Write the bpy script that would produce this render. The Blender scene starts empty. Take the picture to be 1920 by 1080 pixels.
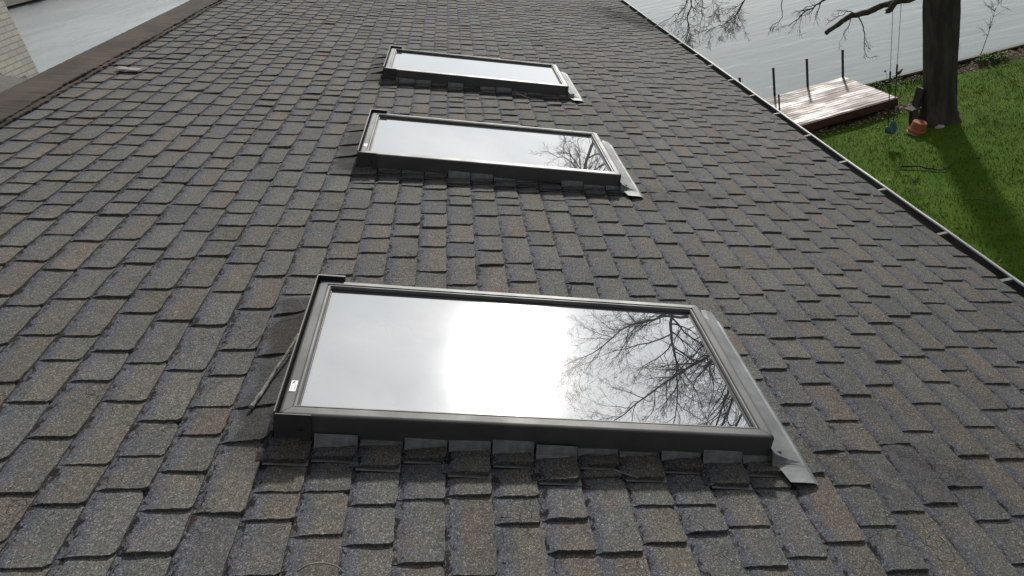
import bpy, math, random
import numpy as np
from mathutils import Matrix, Vector

# ------------------------------------------------------------------ camera, sky, sun, exposure
SC = bpy.context.scene
COL = SC.collection
PI = math.pi
TH = math.radians(18.435)                       # 4-in-12 roof pitch
CT, ST = math.cos(TH), math.sin(TH)
CAM = np.array([0.74105, -1.73483, 1.12721])
cam_d = bpy.data.cameras.new('camera')
cam_d.sensor_width = 36.0
cam_d.angle = math.radians(65.746)
cam_d.clip_start = 0.05
cam_d.clip_end = 9000
cam = bpy.data.objects.new('camera', cam_d)
COL.objects.link(cam)
cam.matrix_world = Matrix(((0.975772, 0.216237, 0.033332, CAM[0]),
                           (-0.072012, 0.461270, -0.884333, CAM[1]),
                           (-0.206600, 0.860507, 0.465666, CAM[2]),
                           (0, 0, 0, 1)))
SC.camera = cam
SC.view_settings.view_transform = 'Standard'
SC.view_settings.look = 'None'
SC.view_settings.exposure = 0.12
SC.view_settings.gamma = 1.0

SUN_EL, SUN_AZ = math.radians(28.3), math.radians(18.75)     # azimuth from +Y towards +X
SUN = Vector((math.sin(SUN_AZ) * math.cos(SUN_EL), math.cos(SUN_AZ) * math.cos(SUN_EL), math.sin(SUN_EL)))


class NT:
    """small helper for node trees"""
    def __init__(self, tree):
        self.t = tree
        tree.nodes.clear()

    def n(self, kind, ins=None, **props):
        nd = self.t.nodes.new(kind)
        for k, v in props.items():
            setattr(nd, k, v)
        for k, v in (ins or {}).items():
            s = nd.inputs[k]
            if isinstance(v, bpy.types.NodeSocket):
                self.t.links.new(v, s)
            else:
                if hasattr(s, 'default_value') and s.type == 'RGBA' and len(v) == 3:
                    v = (*v, 1)
                s.default_value = v
        return nd

    def math(self, op, a, b=0.0, c=None, clamp=False):
        ins = {0: a, 1: b}
        if c is not None:
            ins[2] = c
        return self.n('ShaderNodeMath', ins, operation=op, use_clamp=clamp).outputs[0]

    def mix(self, f, a, b, mode='MIX'):
        nd = self.n('ShaderNodeMix', None, data_type='RGBA', blend_type=mode)
        for i, v in ((0, f), (6, a), (7, b)):
            s = nd.inputs[i]
            if isinstance(v, bpy.types.NodeSocket):
                self.t.links.new(v, s)
            else:
                s.default_value = (*v, 1) if (i and len(v) == 3) else v
        return nd.outputs[2]

    def ramp(self, f, stops):
        nd = self.n('ShaderNodeValToRGB', {0: f})
        el = nd.color_ramp.elements
        while len(el) < len(stops):
            el.new(0.5)
        for e, (p, c) in zip(el, stops):
            e.position = p
            e.color = (*c, 1) if not isinstance(c, (int, float)) else (c, c, c, 1)
        return nd.outputs[0]

    def noise(self, vec, scale, detail=2.0, rough=0.5, dist=0.0):
        ins = {'Scale': scale, 'Detail': detail, 'Roughness': rough, 'Distortion': dist}
        if vec is not None:
            ins['Vector'] = vec
        return self.n('ShaderNodeTexNoise', ins).outputs[0]

    def smooth(self, v, a, b):
        nd = self.n('ShaderNodeMapRange', {0: v, 1: a, 2: b, 3: 0.0, 4: 1.0}, interpolation_type='SMOOTHSTEP', clamp=True)
        return nd.outputs[0]


world = bpy.data.worlds.new('World')
SC.world = world
world.use_nodes = True
w = NT(world.node_tree)
sky = w.n('ShaderNodeTexSky', None, sky_type='NISHITA', sun_disc=False, sun_elevation=SUN_EL,
          sun_rotation=SUN_AZ, air_density=1.0, dust_density=1.5, ozone_density=1.0)
gen = w.n('ShaderNodeTexCoord').outputs['Generated']
stretch = w.n('ShaderNodeMapping', {'Vector': gen, 'Scale': (1.0, 1.0, 2.6)}).outputs[0]
cl = w.noise(stretch, 3.2, 6.0, 0.56, 0.3)
cl2 = w.noise(stretch, 7.5, 4.0, 0.5, 0.1)
cover = w.smooth(cl, 0.30, 0.58)
sdot = w.n('ShaderNodeVectorMath', {0: gen, 1: tuple(SUN)}, operation='DOT_PRODUCT').outputs['Value']
sdot = w.math('MAXIMUM', sdot, 0.0)
wide = w.math('POWER', sdot, 7.0)
halo = w.math('POWER', sdot, 40.0)
core = w.math('POWER', sdot, 1300.0)
facing = w.smooth(w.n('ShaderNodeVectorMath', {0: gen, 1: tuple(SUN)}, operation='DOT_PRODUCT').outputs['Value'], 0.48, 0.96)
low = w.math('POWER', w.math('SUBTRACT', 1.0, w.math('ABSOLUTE', w.n('ShaderNodeSeparateXYZ', {0: gen}).outputs[2])), 4.0)
tone = w.math('ADD', w.math('MULTIPLY', cl2, 2.4), 5.6)                       # cloud deck, Nishita units
tone = w.math('ADD', tone, w.math('MULTIPLY', wide, 2.0))
tone = w.math('MULTIPLY', tone, w.math('MULTIPLY_ADD', facing, 0.64, 0.36))
tone = w.math('MULTIPLY', tone, w.math('MULTIPLY_ADD', low, 0.38, 1.0))
cloud = w.mix(1.0, (0.965, 1.0, 1.015), w.n('ShaderNodeCombineColor', {0: tone, 1: tone, 2: tone}).outputs[0], 'MULTIPLY')
both = w.mix(w.math('MULTIPLY_ADD', cover, 0.16, 0.83), sky.outputs[0], cloud)
glow = w.math('ADD', w.math('MULTIPLY', halo, 1.4), w.math('MULTIPLY', core, 105.0))   # thin cloud lit through by the sun
glowc = w.mix(1.0, (1.0, 0.98, 0.94), w.n('ShaderNodeCombineColor', {0: glow, 1: glow, 2: glow}).outputs[0], 'MULTIPLY')
tot = w.mix(1.0, both, glowc, 'ADD')
bg = w.n('ShaderNodeBackground', {0: tot, 1: 0.11})
w.n('ShaderNodeOutputWorld', {0: bg.outputs[0]})

sun_d = bpy.data.lights.new('sun', 'SUN')
sun_d.energy = 3.9
sun_d.angle = math.radians(3.0)
sun_d.color = (1.0, 0.965, 0.905)
sun = bpy.data.objects.new('sun', sun_d)
COL.objects.link(sun)
sun.rotation_euler = SUN.to_track_quat('Z', 'Y').to_euler()

# ------------------------------------------------------------------ geometry helpers
def R2W(v):
    """roof frame (X down the slope, Y along the ridge, N out of the shingles) to world"""
    v = np.asarray(v, float)
    x, y, n = v[..., 0], v[..., 1], v[..., 2] - 0.10
    return np.stack([x * CT + n * ST, y, -x * ST + n * CT], -1)


class MB:
    """collects vertices and faces, then links them as ONE mesh object"""
    def __init__(self):
        self.v, self.f, self.a, self.n = [], [], [], 0

    def add(self, verts, faces, tint=(0.1, 0.1, 0.1, 0), aux=None):
        verts = np.asarray(verts, float).reshape(-1, 3)
        k = len(verts)
        self.v.append(verts)
        self.f.append([tuple(i + self.n for i in f) for f in faces])
        t = np.asarray(tint, float)
        if t.ndim == 1:
            if len(t) == 3:
                t = np.append(t, 0)
            t = np.tile(t, (k, 1))
        u = np.tile([0.6, 0.5, 0.0], (k, 1)) if aux is None else np.asarray(aux, float)
        self.a.append(np.hstack([t, u]))
        self.n += k

    def box(self, lo, hi, tint=(0.1, 0.1, 0.1, 0)):
        (a, b, c), (d, e, f) = lo, hi
        self.add([(a, b, c), (d, b, c), (d, e, c), (a, e, c), (a, b, f), (d, b, f), (d, e, f), (a, e, f)],
                 [(0, 3, 2, 1), (4, 5, 6, 7), (0, 1, 5, 4), (1, 2, 6, 5), (2, 3, 7, 6), (3, 0, 4, 7)], tint)

    def slab(self, quad, off, tint=(0.1, 0.1, 0.1, 0)):
        q = np.asarray(quad, float)
        k = len(q)
        v = np.vstack([q, q + np.asarray(off, float)])
        f = [tuple(range(k))[::-1], tuple(range(k, 2 * k))] + [(i, (i + 1) % k, (i + 1) % k + k, i + k) for i in range(k)]
        self.add(v, f, tint)

    def tube(self, pts, rad, sides=6, cap=True, tint=(0.1, 0.1, 0.1, 0), rough=0.0, rng=None):
        pts = np.asarray(pts, float)
        m = len(pts)
        rad = np.broadcast_to(np.asarray(rad, float), (m,))
        d = np.gradient(pts, axis=0)
        d /= np.linalg.norm(d, axis=1)[:, None] + 1e-12
        ref = np.array([0.31, 0.17, 0.93]) if abs(d[0] @ np.array([0.31, 0.17, 0.93])) < 0.9 else np.array([1.0, 0.1, 0])
        a = np.cross(d, ref)
        a /= np.linalg.norm(a, axis=1)[:, None] + 1e-12
        b = np.cross(d, a)
        ang = np.arange(sides) * 2 * PI / sides
        rr = np.repeat(rad[:, None], sides, 1)
        if rough and rng is not None:
            rr = rr * (1 + rng.normal(0, rough, rr.shape))
        v = pts[:, None] + rr[..., None] * (a[:, None] * np.cos(ang)[None, :, None] + b[:, None] * np.sin(ang)[None, :, None])
        f = []
        for i in range(m - 1):
            for j in range(sides):
                k = (j + 1) % sides
                f.append((i * sides + j, i * sides + k, (i + 1) * sides + k, (i + 1) * sides + j))
        if cap:
            f.append(tuple(range(sides))[::-1])
            f.append(tuple((m - 1) * sides + j for j in range(sides)))
        self.add(v.reshape(-1, 3), f, tint)

    def lathe(self, prof, sides=24, mat=None, tint=(0.1, 0.1, 0.1, 0)):
        ang = np.arange(sides) * 2 * PI / sides
        v = np.array([[(r * math.cos(t), r * math.sin(t), z) for t in ang] for r, z in prof]).reshape(-1, 3)
        if mat is not None:
            m = np.array(mat)
            v = v @ m[:3, :3].T + m[:3, 3]
        f = []
        for i in range(len(prof) - 1):
            for j in range(sides):
                k = (j + 1) % sides
                f.append((i * sides + j, i * sides + k, (i + 1) * sides + k, (i + 1) * sides + j))
        f.append(tuple(range(sides))[::-1])
        f.append(tuple((len(prof) - 1) * sides + j for j in range(sides)))
        self.add(v, f, tint)

    def grid(self, V, tint=(0.1, 0.1, 0.1, 0), aux=None, flip=False):
        """V: (m, n, 3)"""
        m, n = V.shape[:2]
        idx = np.arange(m * n).reshape(m, n)
        q = np.stack([idx[:-1, :-1], idx[1:, :-1], idx[1:, 1:], idx[:-1, 1:]], -1).reshape(-1, 4)
        if flip:
            q = q[:, ::-1]
        self.add(V.reshape(-1, 3), [tuple(r) for r in q.tolist()], tint, aux)

    def build(self, name, mat, parent=None, local=False, smooth=False, bevel=0.0):
        v = np.vstack(self.v)
        a = np.vstack(self.a)
        if parent is not None and not local:
            v = v - np.array(parent_world(parent))
        me = bpy.data.meshes.new(name)
        me.from_pydata(v.tolist(), [], [f for fs in self.f for f in fs])
        c = me.attributes.new('tint', 'FLOAT_COLOR', 'POINT')
        c.data.foreach_set('color', a[:, :4].astype(np.float32).ravel())
        x = me.attributes.new('aux', 'FLOAT_VECTOR', 'POINT')
        x.data.foreach_set('vector', a[:, 4:7].astype(np.float32).ravel())
        if smooth:
            me.polygons.foreach_set('use_smooth', np.ones(len(me.polygons), bool))
        me.materials.append(mat)
        me.update()
        o = bpy.data.objects.new(name, me)
        COL.objects.link(o)
        if parent is not None:
            o.parent = parent
        if bevel:
            b = o.modifiers.new('bevel', 'BEVEL')
            b.width, b.segments, b.limit_method = bevel, 2, 'ANGLE'
        return o


def parent_world(p):
    t = Vector((0, 0, 0))
    while p is not None:
        t = t + p.location
        p = p.parent
    return t


def tag(o, label=None, cat=None, group=None, kind=None):
    if label: o['label'] = label
    if cat: o['category'] = cat
    if group: o['group'] = group
    if kind: o['kind'] = kind
    return o


def thing(name, label, cat, loc, group=None):
    o = bpy.data.objects.new(name, None)
    o.empty_display_size = 0.2
    COL.objects.link(o)
    o.location = loc
    return tag(o, label, cat, group)


# ------------------------------------------------------------------ materials
def mat_base(name):
    m = bpy.data.materials.new(name)
    m.use_nodes = True
    t = NT(m.node_tree)
    out = t.n('ShaderNodeOutputMaterial')
    return m, t, out


def principled(t, out, color, rough=0.6, bump=None, bump_d=0.002, strength=1.0, spec=0.5, metal=0.0, coat=0.0):
    ins = {'Base Color': color, 'Roughness': rough, 'Metallic': metal, 'Specular IOR Level': spec, 'Coat Weight': coat}
    if bump is not None:
        ins['Normal'] = t.n('ShaderNodeBump', {'Height': bump, 'Distance': bump_d, 'Strength': strength}).outputs[0]
    p = t.n('ShaderNodeBsdfPrincipled', ins)
    t.t.links.new(p.outputs[0], out.inputs[0])
    return p


def ocoord(t, scale=(1, 1, 1), loc=(0, 0, 0), rot=(0, 0, 0)):
    c = t.n('ShaderNodeTexCoord').outputs['Object']
    return t.n('ShaderNodeMapping', {'Vector': c, 'Scale': scale, 'Location': loc, 'Rotation': rot}).outputs[0]


def simple(name, color, rough=0.6, var=0.25, scale=8.0, bump=0.0, stretch=(1, 1, 1), spec=0.5, metal=0.0, color2=None, bscale=None):
    m, t, out = mat_base(name)
    co = ocoord(t, stretch)
    n1 = t.noise(co, scale, 5.0, 0.6)
    c2 = color2 or tuple(c * (1 - var) for c in color)
    col = t.mix(t.smooth(n1, 0.35, 0.65), color, c2)
    fine = t.noise(co, bscale or scale * 9, 3.0, 0.6)
    col = t.mix(t.math('MULTIPLY', fine, var), col, tuple(c * 0.45 for c in color))
    rr = t.math('MULTIPLY_ADD', n1, 0.2, rough - 0.1)
    principled(t, out, col, rr, fine if bump else None, bump, 1.0, spec, metal)
    return m


def make_shingle():
    m, t, out = mat_base('asphalt_shingle')
    co = ocoord(t)
    at = t.n('ShaderNodeAttribute', None, attribute_name='tint')
    ax = t.n('ShaderNodeAttribute', None, attribute_name='aux')
    sep = t.n('ShaderNodeSeparateXYZ', {0: ax.outputs['Vector']})
    u, v, seed = sep.outputs[0], sep.outputs[1], sep.outputs[2]
    stain_shade = at.outputs['Alpha']  # stains plus the shadow painted along the near curbs
    mid = t.noise(co, 38.0, 4.0, 0.6)
    big = t.noise(co, 1.3, 3.0, 0.5)
    fine = t.noise(co, 430.0, 2.0, 0.7)
    vor = t.n('ShaderNodeTexVoronoi', {'Vector': co, 'Scale': 330.0, 'Randomness': 1.0})
    # blue-grey granule blend printed along the head of every tab
    edge = t.math('ADD', u, t.math('MULTIPLY_ADD', mid, 0.5, -0.25))
    band = t.smooth(edge, 0.52, 0.10)
    col = t.mix(t.math('MULTIPLY', band, 0.95), at.outputs['Color'], (0.078, 0.084, 0.108))
    col = t.mix(t.math('MULTIPLY', big, 0.30), col, (0.055, 0.056, 0.058))
    mott = t.noise(co, 14.0, 4.0, 0.65)
    col = t.mix(t.math('MULTIPLY', t.smooth(mott, 0.46, 0.66), 0.40), col, (0.122, 0.100, 0.084))
    col = t.mix(t.math('MULTIPLY', t.smooth(mott, 0.50, 0.34), 0.35), col, (0.082, 0.086, 0.084))
    # single granules
    g = t.ramp(vor.outputs['Color'], [(0.0, 0.25), (0.4, 0.80), (0.72, 1.25), (1.0, 3.2)])
    col = t.mix(0.85, col, t.mix(1.0, col, g, 'MULTIPLY'))
    f2 = t.ramp(fine, [(0.3, 0.55), (0.5, 1.0), (0.7, 1.5)])
    col = t.mix(0.7, col, t.mix(1.0, col, f2, 'MULTIPLY'))
    # granule loss and cracks: torn dark spots near the head and along the edge of a tab, bare brown felt in the larger ones
    ragged = t.noise(t.n('ShaderNodeMapping', {'Vector': co, 'Scale': (1.0, 0.55, 1.0)}).outputs[0], 46.0, 5.0, 0.72, 0.6)
    near_head = t.smooth(u, 0.42, 0.03)
    thr = t.math('MULTIPLY_ADD', near_head, -0.242, 0.765)
    lossr = t.noise(co, 3.1, 2.0, 0.5)
    thr = t.math('ADD', thr, t.math('MULTIPLY_ADD', lossr, -0.16, 0.08))
    hole = t.smooth(t.math('SUBTRACT', ragged, thr), 0.0, 0.012)
    bare = t.mix(t.smooth(t.noise(co, 12.0, 2.0), 0.50, 0.62), (0.010, 0.010, 0.011), (0.036, 0.022, 0.017))
    # fine drying cracks
    cr = t.n('ShaderNodeTexVoronoi', {'Vector': t.n('ShaderNodeMapping', {'Vector': co, 'Scale': (1.0, 1.5, 1.0)}).outputs[0], 'Scale': 26.0}, feature='DISTANCE_TO_EDGE').outputs[0]
    crack = t.math('MULTIPLY', t.smooth(cr, 0.035, 0.0), t.smooth(t.noise(co, 5.0, 3.0, 0.6), 0.50, 0.62))
    col = t.mix(t.math('MULTIPLY', crack, 0.75), col, (0.018, 0.018, 0.019))
    col = t.mix(t.math('MULTIPLY', stain_shade, 0.95), col, t.mix(1.0, col, (0.34, 0.33, 0.34), 'MULTIPLY'))
    col = t.mix(hole, col, bare)
    h = t.math('ADD', t.math('MULTIPLY', vor.outputs['Distance'], -0.5), t.math('MULTIPLY', fine, 0.8))
    h = t.math('ADD', h, t.math('MULTIPLY', mid, 1.1))
    h = t.math('SUBTRACT', h, t.math('MULTIPLY', hole, 1.2))
    h = t.math('SUBTRACT', h, t.math('MULTIPLY', crack, 0.9))
    principled(t, out, col, 0.92, h, 0.0022, 0.9, 0.25)
    return m


M = {}
M['shingle'] = make_shingle()
M['cap'] = simple('ridge_cap_shingle', (0.080, 0.060, 0.050), 0.95, 0.45, 5.0, 0.003, (1, 0.5, 1), 0.2, color2=(0.055, 0.045, 0.040), bscale=300)
M['frame'] = simple('frame_aluminium', (0.120, 0.120, 0.119), 0.54, 0.25, 6.0, 0.0, (1, 1, 1), 0.35, 0.60)
M['hood'] = simple('hood_metal', (0.050, 0.050, 0.050), 0.45, 0.25, 6.0, 0.0, (1, 1, 1), 0.5, 0.2)
M['rubber'] = simple('gasket', (0.012, 0.012, 0.013), 0.6, 0.2)
M['flash'] = simple('flashing_metal', (0.185, 0.195, 0.205), 0.62, 0.35, 9.0, 0.0006, (1, 1, 1), 0.4, 0.25)
M['stepflash'] = simple('step_flashing_metal', (0.21, 0.215, 0.22), 0.5, 0.45, 30.0, 0.0, (1, 1, 1), 0.5, 0.4)
M['white'] = simple('sticker', (0.75, 0.76, 0.76), 0.4, 0.08, 40)
M['ink'] = simple('sticker_ink', (0.03, 0.03, 0.03), 0.5, 0.1, 40)
M['gutter'] = simple('gutter_inside', (0.10, 0.10, 0.105), 0.7, 0.6, 9.0, 0.002, (1, 0.3, 1), 0.3)
M['lip'] = simple('gutter_lip', (0.40, 0.415, 0.39), 0.6, 0.35, 5.0, 0.0, (1, 0.3, 1))
M['strap'] = simple('gutter_strap', (0.17, 0.175, 0.17), 0.7, 0.3, 9.0)
M['siding'] = simple('siding', (0.55, 0.54, 0.50), 0.6, 0.15, 2.0)
M['deck'] = simple('roof_boards', (0.05, 0.045, 0.04), 0.9, 0.3)
M['bark'] = simple('bark', (0.100, 0.086, 0.076), 0.95, 0.55, 7.0, 0.03, (1, 1, 0.22), 0.15, color2=(0.050, 0.043, 0.039), bscale=34)
M['twig'] = simple('twig_bark', (0.045, 0.040, 0.036), 0.9, 0.4, 12.0, 0.0, (1, 1, 1), 0.2)
M['stick'] = simple('dead_stick', (0.36, 0.34, 0.31), 0.95, 0.6, 60.0, 0.002, (1, 1, 1), 0.2, color2=(0.16, 0.15, 0.135))
M['chain'] = simple('chain_metal', (0.34, 0.34, 0.33), 0.5, 0.3, 60, 0, (1, 1, 1), 0.5, 0.5)
M['sleeve'] = simple('black_sleeve', (0.02, 0.022, 0.024), 0.6, 0.2)
M['teal'] = simple('teal_plastic', (0.035, 0.105, 0.125), 0.45, 0.25, 9.0)
M['clay'] = simple('terracotta', (0.40, 0.125, 0.050), 0.8, 0.3, 9.0, 0.001, color2=(0.30, 0.10, 0.045))
M['bench'] = simple('weathered_wood', (0.115, 0.098, 0.080), 0.9, 0.4, 4.0, 0.003, (1, 6, 6), 0.2)
M['darkwood'] = simple('dark_wood', (0.030, 0.022, 0.020), 0.85, 0.4, 5.0)
M['skirt'] = simple('dock_skirt_paint', (0.115, 0.048, 0.042), 0.7, 0.4, 5.0, 0.002, (0.4, 3, 3), 0.3)
M['post'] = simple('dock_post_wood', (0.050, 0.050, 0.054), 0.7, 0.4, 9.0)
M['wallwood'] = simple('seawall_timber', (0.050, 0.043, 0.038), 0.9, 0.45, 3.0, 0.004, (0.3, 4, 4), 0.2)
M['wallcap'] = simple('seawall_cap', (0.21, 0.19, 0.17), 0.85, 0.35, 2.0, 0.003, (0.5, 6, 6), 0.25)
M['bird'] = simple('feathers', (0.030, 0.032, 0.036), 0.7, 0.3, 30.0)
M['stone'] = simple('pale_stone', (0.42, 0.42, 0.41), 0.8, 0.2, 9.0)
M['leaf'] = simple('dead_leaf', (0.15, 0.105, 0.062), 0.85, 0.5, 3.0, color2=(0.062, 0.045, 0.030))
M['weed'] = simple('weed_leaf', (0.060, 0.115, 0.022), 0.6, 0.4, 6.0)
M['stalk'] = simple('dry_stalk', (0.11, 0.095, 0.070), 0.9, 0.3, 9.0)
M['boat'] = simple('boat_paint', (0.75, 0.76, 0.78), 0.4, 0.1, 1.0)


def make_glass():
    m, t, out = mat_base('coated_glass')
    co = ocoord(t)
    fr = t.n('ShaderNodeFresnel', {'IOR': 1.55}).outputs[0]
    fac = t.math('MULTIPLY_ADD', fr, 0.75, 0.47, clamp=True)
    dark = t.n('ShaderNodeBsdfDiffuse', {'Color': (0.020, 0.019, 0.028, 1), 'Roughness': 0.3})
    wob = t.noise(co, 2.2, 1.0, 0.4)
    nrm = t.n('ShaderNodeBump', {'Height': wob, 'Distance': 0.0012, 'Strength': 0.30}).outputs[0]
    tint = t.mix(t.noise(co, 3.0, 2.0), (0.95, 0.98, 1.0), (1.0, 0.985, 1.0))
    sharp = t.n('ShaderNodeBsdfGlossy', {'Color': tint, 'Roughness': 0.0, 'Normal': nrm}, distribution='GGX')
    film = t.n('ShaderNodeBsdfGlossy', {'Color': (1, 0.98, 0.97, 1), 'Roughness': 0.16}, distribution='GGX')
    dust = t.math('MULTIPLY_ADD', t.noise(co, 9.0, 4.0, 0.6), 0.05, 0.015)
    refl = t.n('ShaderNodeMixShader', {0: dust, 1: sharp.outputs[0], 2: film.outputs[0]})
    mx = t.n('ShaderNodeMixShader', {0: fac, 1: dark.outputs[0], 2: refl.outputs[0]})
    # dried rain spots and dust gathered along the edges
    sp = t.n('ShaderNodeTexVoronoi', {'Vector': co, 'Scale': 75.0})
    spot = t.math('MULTIPLY', t.smooth(sp.outputs['Distance'], 0.20, 0.12), t.smooth(t.noise(co, 6.0, 3.0, 0.6), 0.48, 0.66))
    sx = t.n('ShaderNodeSeparateXYZ', {0: co})
    ex = t.math('MINIMUM', t.math('SUBTRACT', sx.outputs[0], 0.045), t.math('SUBTRACT', 1.326, sx.outputs[0]))
    ey = t.math('MINIMUM', t.math('SUBTRACT', sx.outputs[1], 0.045), t.math('SUBTRACT', 0.735, sx.outputs[1]))
    rim = t.smooth(t.math('ADD', t.math('MINIMUM', ex, ey), t.math('MULTIPLY', t.noise(co, 40.0, 4.0, 0.6), 0.016)), 0.022, 0.006)
    grime = t.math('ADD', t.math('MULTIPLY', spot, 0.14), t.math('MULTIPLY', rim, 0.30))
    grime = t.math('ADD', grime, t.math('MULTIPLY', t.noise(co, 14.0, 5.0, 0.7), 0.05), clamp=True)
    film2 = t.n('ShaderNodeBsdfDiffuse', {'Color': (0.26, 0.25, 0.235, 1)})
    mx = t.n('ShaderNodeMixShader', {0: grime, 1: mx.outputs[0], 2: film2.outputs[0]})
    t.t.links.new(mx.outputs[0], out.inputs[0])
    return m


def make_brick():
    m, t, out = mat_base('pale_brick')
    c = t.n('ShaderNodeTexCoord').outputs['Object']
    s = t.n('ShaderNodeSeparateXYZ', {0: c})
    cb = t.n('ShaderNodeCombineXYZ', {0: t.math('ADD', s.outputs[1], s.outputs[0]), 1: s.outputs[2], 2: 0.0}).outputs[0]
    br = t.n('ShaderNodeTexBrick', {'Vector': cb, 'Color1': (0.44, 0.43, 0.39, 1), 'Color2': (0.36, 0.35, 0.315, 1), 'Mortar': (0.25, 0.24, 0.215, 1),
                                    'Scale': 1.0, 'Mortar Size': 0.006, 'Mortar Smooth': 0.2, 'Bias': -0.15, 'Brick Width': 0.21, 'Row Height': 0.068})
    n1 = t.noise(c, 9.0, 5.0, 0.65)
    col = t.mix(t.math('MULTIPLY', n1, 0.45), br.outputs[0], (0.27, 0.25, 0.21))
    h = t.math('ADD', t.math('MULTIPLY', br.outputs['Fac'], -1.0), t.math('MULTIPLY', t.noise(c, 60.0, 3.0), 0.25))
    principled(t, out, col, 0.9, h, 0.006, 1.0, 0.2)
    return m


def make_dock():
    m, t, out = mat_base('worn_deck_paint')
    co = ocoord(t)
    at = t.n('ShaderNodeAttribute', None, attribute_name='tint')
    st = t.n('ShaderNodeMapping', {'Vector': co, 'Scale': (0.45, 3.2, 3.0)}).outputs[0]
    n1 = t.noise(st, 4.5, 6.0, 0.65)
    wet = t.noise(t.n('ShaderNodeMapping', {'Vector': co, 'Scale': (0.5, 1.6, 1.0)}).outputs[0], 2.2, 4.0, 0.6)
    col = t.mix(t.smooth(n1, 0.45, 0.62), at.outputs['Color'], (0.24, 0.20, 0.185))
    rough = t.n('ShaderNodeMapRange', {0: wet, 1: 0.42, 2: 0.62, 3: 0.74, 4: 0.50}).outputs[0]
    principled(t, out, col, rough, n1, 0.003, 0.8, 0.26)
    return m


def make_water():
    m, t, out = mat_base('lake_water')
    co = ocoord(t)
    a = t.noise(t.n('ShaderNodeMapping', {'Vector': co, 'Scale': (0.55, 1.5, 1.0), 'Rotation': (0, 0, 0.25)}).outputs[0], 1.5, 4.0, 0.55, 0.4)
    b = t.noise(t.n('ShaderNodeMapping', {'Vector': co, 'Scale': (0.6, 1.9, 1.0), 'Rotation': (0, 0, -0.2)}).outputs[0], 0.42, 3.0, 0.5, 0.3)
    patch = t.smooth(t.noise(co, 0.055, 2.0, 0.5), 0.38, 0.62)
    h = t.math('ADD', t.math('MULTIPLY', a, t.math('MULTIPLY_ADD', patch, 0.045, 0.035)), t.math('MULTIPLY', b, 0.10))
    nrm = t.n('ShaderNodeBump', {'Height': h, 'Distance': 1.0, 'Strength': 0.34}).outputs[0]
    col = t.mix(t.noise(co, 0.02, 2.0), (0.118, 0.150, 0.156), (0.150, 0.176, 0.174))
    p = t.n('ShaderNodeBsdfPrincipled', {'Base Color': col, 'Roughness': 0.06, 'IOR': 1.333, 'Specular IOR Level': 0.5, 'Normal': nrm})
    t.t.links.new(p.outputs[0], out.inputs[0])
    return m


def make_lawn():
    m, t, out = mat_base('lawn_soil_and_turf')
    co = ocoord(t)
    n1 = t.noise(co, 1.1, 5.0, 0.65)
    n2 = t.noise(co, 7.0, 5.0, 0.65)
    n3 = t.noise(co, 60.0, 3.0, 0.7)
    g = t.mix(t.smooth(n1, 0.35, 0.65), (0.052, 0.108, 0.009), (0.076, 0.130, 0.012))
    g = t.mix(t.smooth(n2, 0.5, 0.75), g, (0.078, 0.090, 0.022))
    g = t.mix(t.math('MULTIPLY', n3, 0.4), g, (0.016, 0.032, 0.005))
    at = t.n('ShaderNodeAttribute', None, attribute_name='tint')
    soil = t.mix(n2, (0.085, 0.065, 0.045), (0.038, 0.030, 0.022))
    bare = t.smooth(t.math('ADD', at.outputs['Alpha'], t.math('MULTIPLY_ADD', n2, 0.7, -0.35)), 0.35, 0.65)
    col = t.mix(bare, g, soil)
    principled(t, out, col, 0.95, t.math('ADD', n2, t.math('MULTIPLY', n3, 0.5)), 0.02, 0.8, 0.05)
    return m


def make_tinted(name, rough=0.7, spec=0.3, var=0.3, scale=1.7):
    m, t, out = mat_base(name)
    at = t.n('ShaderNodeAttribute', None, attribute_name='tint')
    n1 = t.noise(ocoord(t), scale, 3.0, 0.6)
    col = t.mix(t.math('MULTIPLY', n1, var), at.outputs['Color'], (0.01, 0.014, 0.004))
    principled(t, out, col, rough, None, 0, 1, spec)
    return m


M['glass'] = make_glass()
M['brick'] = make_brick()
M['dock'] = make_dock()
M['water'] = make_water()
M['lawn'] = make_lawn()
M['grass'] = make_tinted('grass_blades', 0.7, 0.08)
M['tint'] = make_tinted('mixed_debris', 0.9, 0.1)
M['shore'] = simple('far_bank_turf', (0.050, 0.056, 0.022), 0.95, 0.5, 0.12, 0.0, color2=(0.040, 0.034, 0.022))

# ------------------------------------------------------------------ the setting
G = CAM[2] - 7.2           # lawn level
WL = G - 0.6               # lake level

mb = MB()
mb.add([(-4000, -4000, WL), (4000, -4000, WL), (4000, 4000, WL), (-4000, 4000, WL)], [(0, 1, 2, 3)])
tag(mb.build('lake_water', M['water']), kind='structure')


def shore_y(x):
    return 18.80 + 0.03 * np.sin(x * 0.9) + np.where(x > 10.7, (x - 10.7) * 0.065, (x - 10.7) * 0.01)


def lawn_z(x, y):
    return G + 0.035 * np.sin(x * 0.9 + 1.3) * np.sin(y * 0.7) + 0.02 * np.sin(x * 2.3 + y * 1.7)


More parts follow.
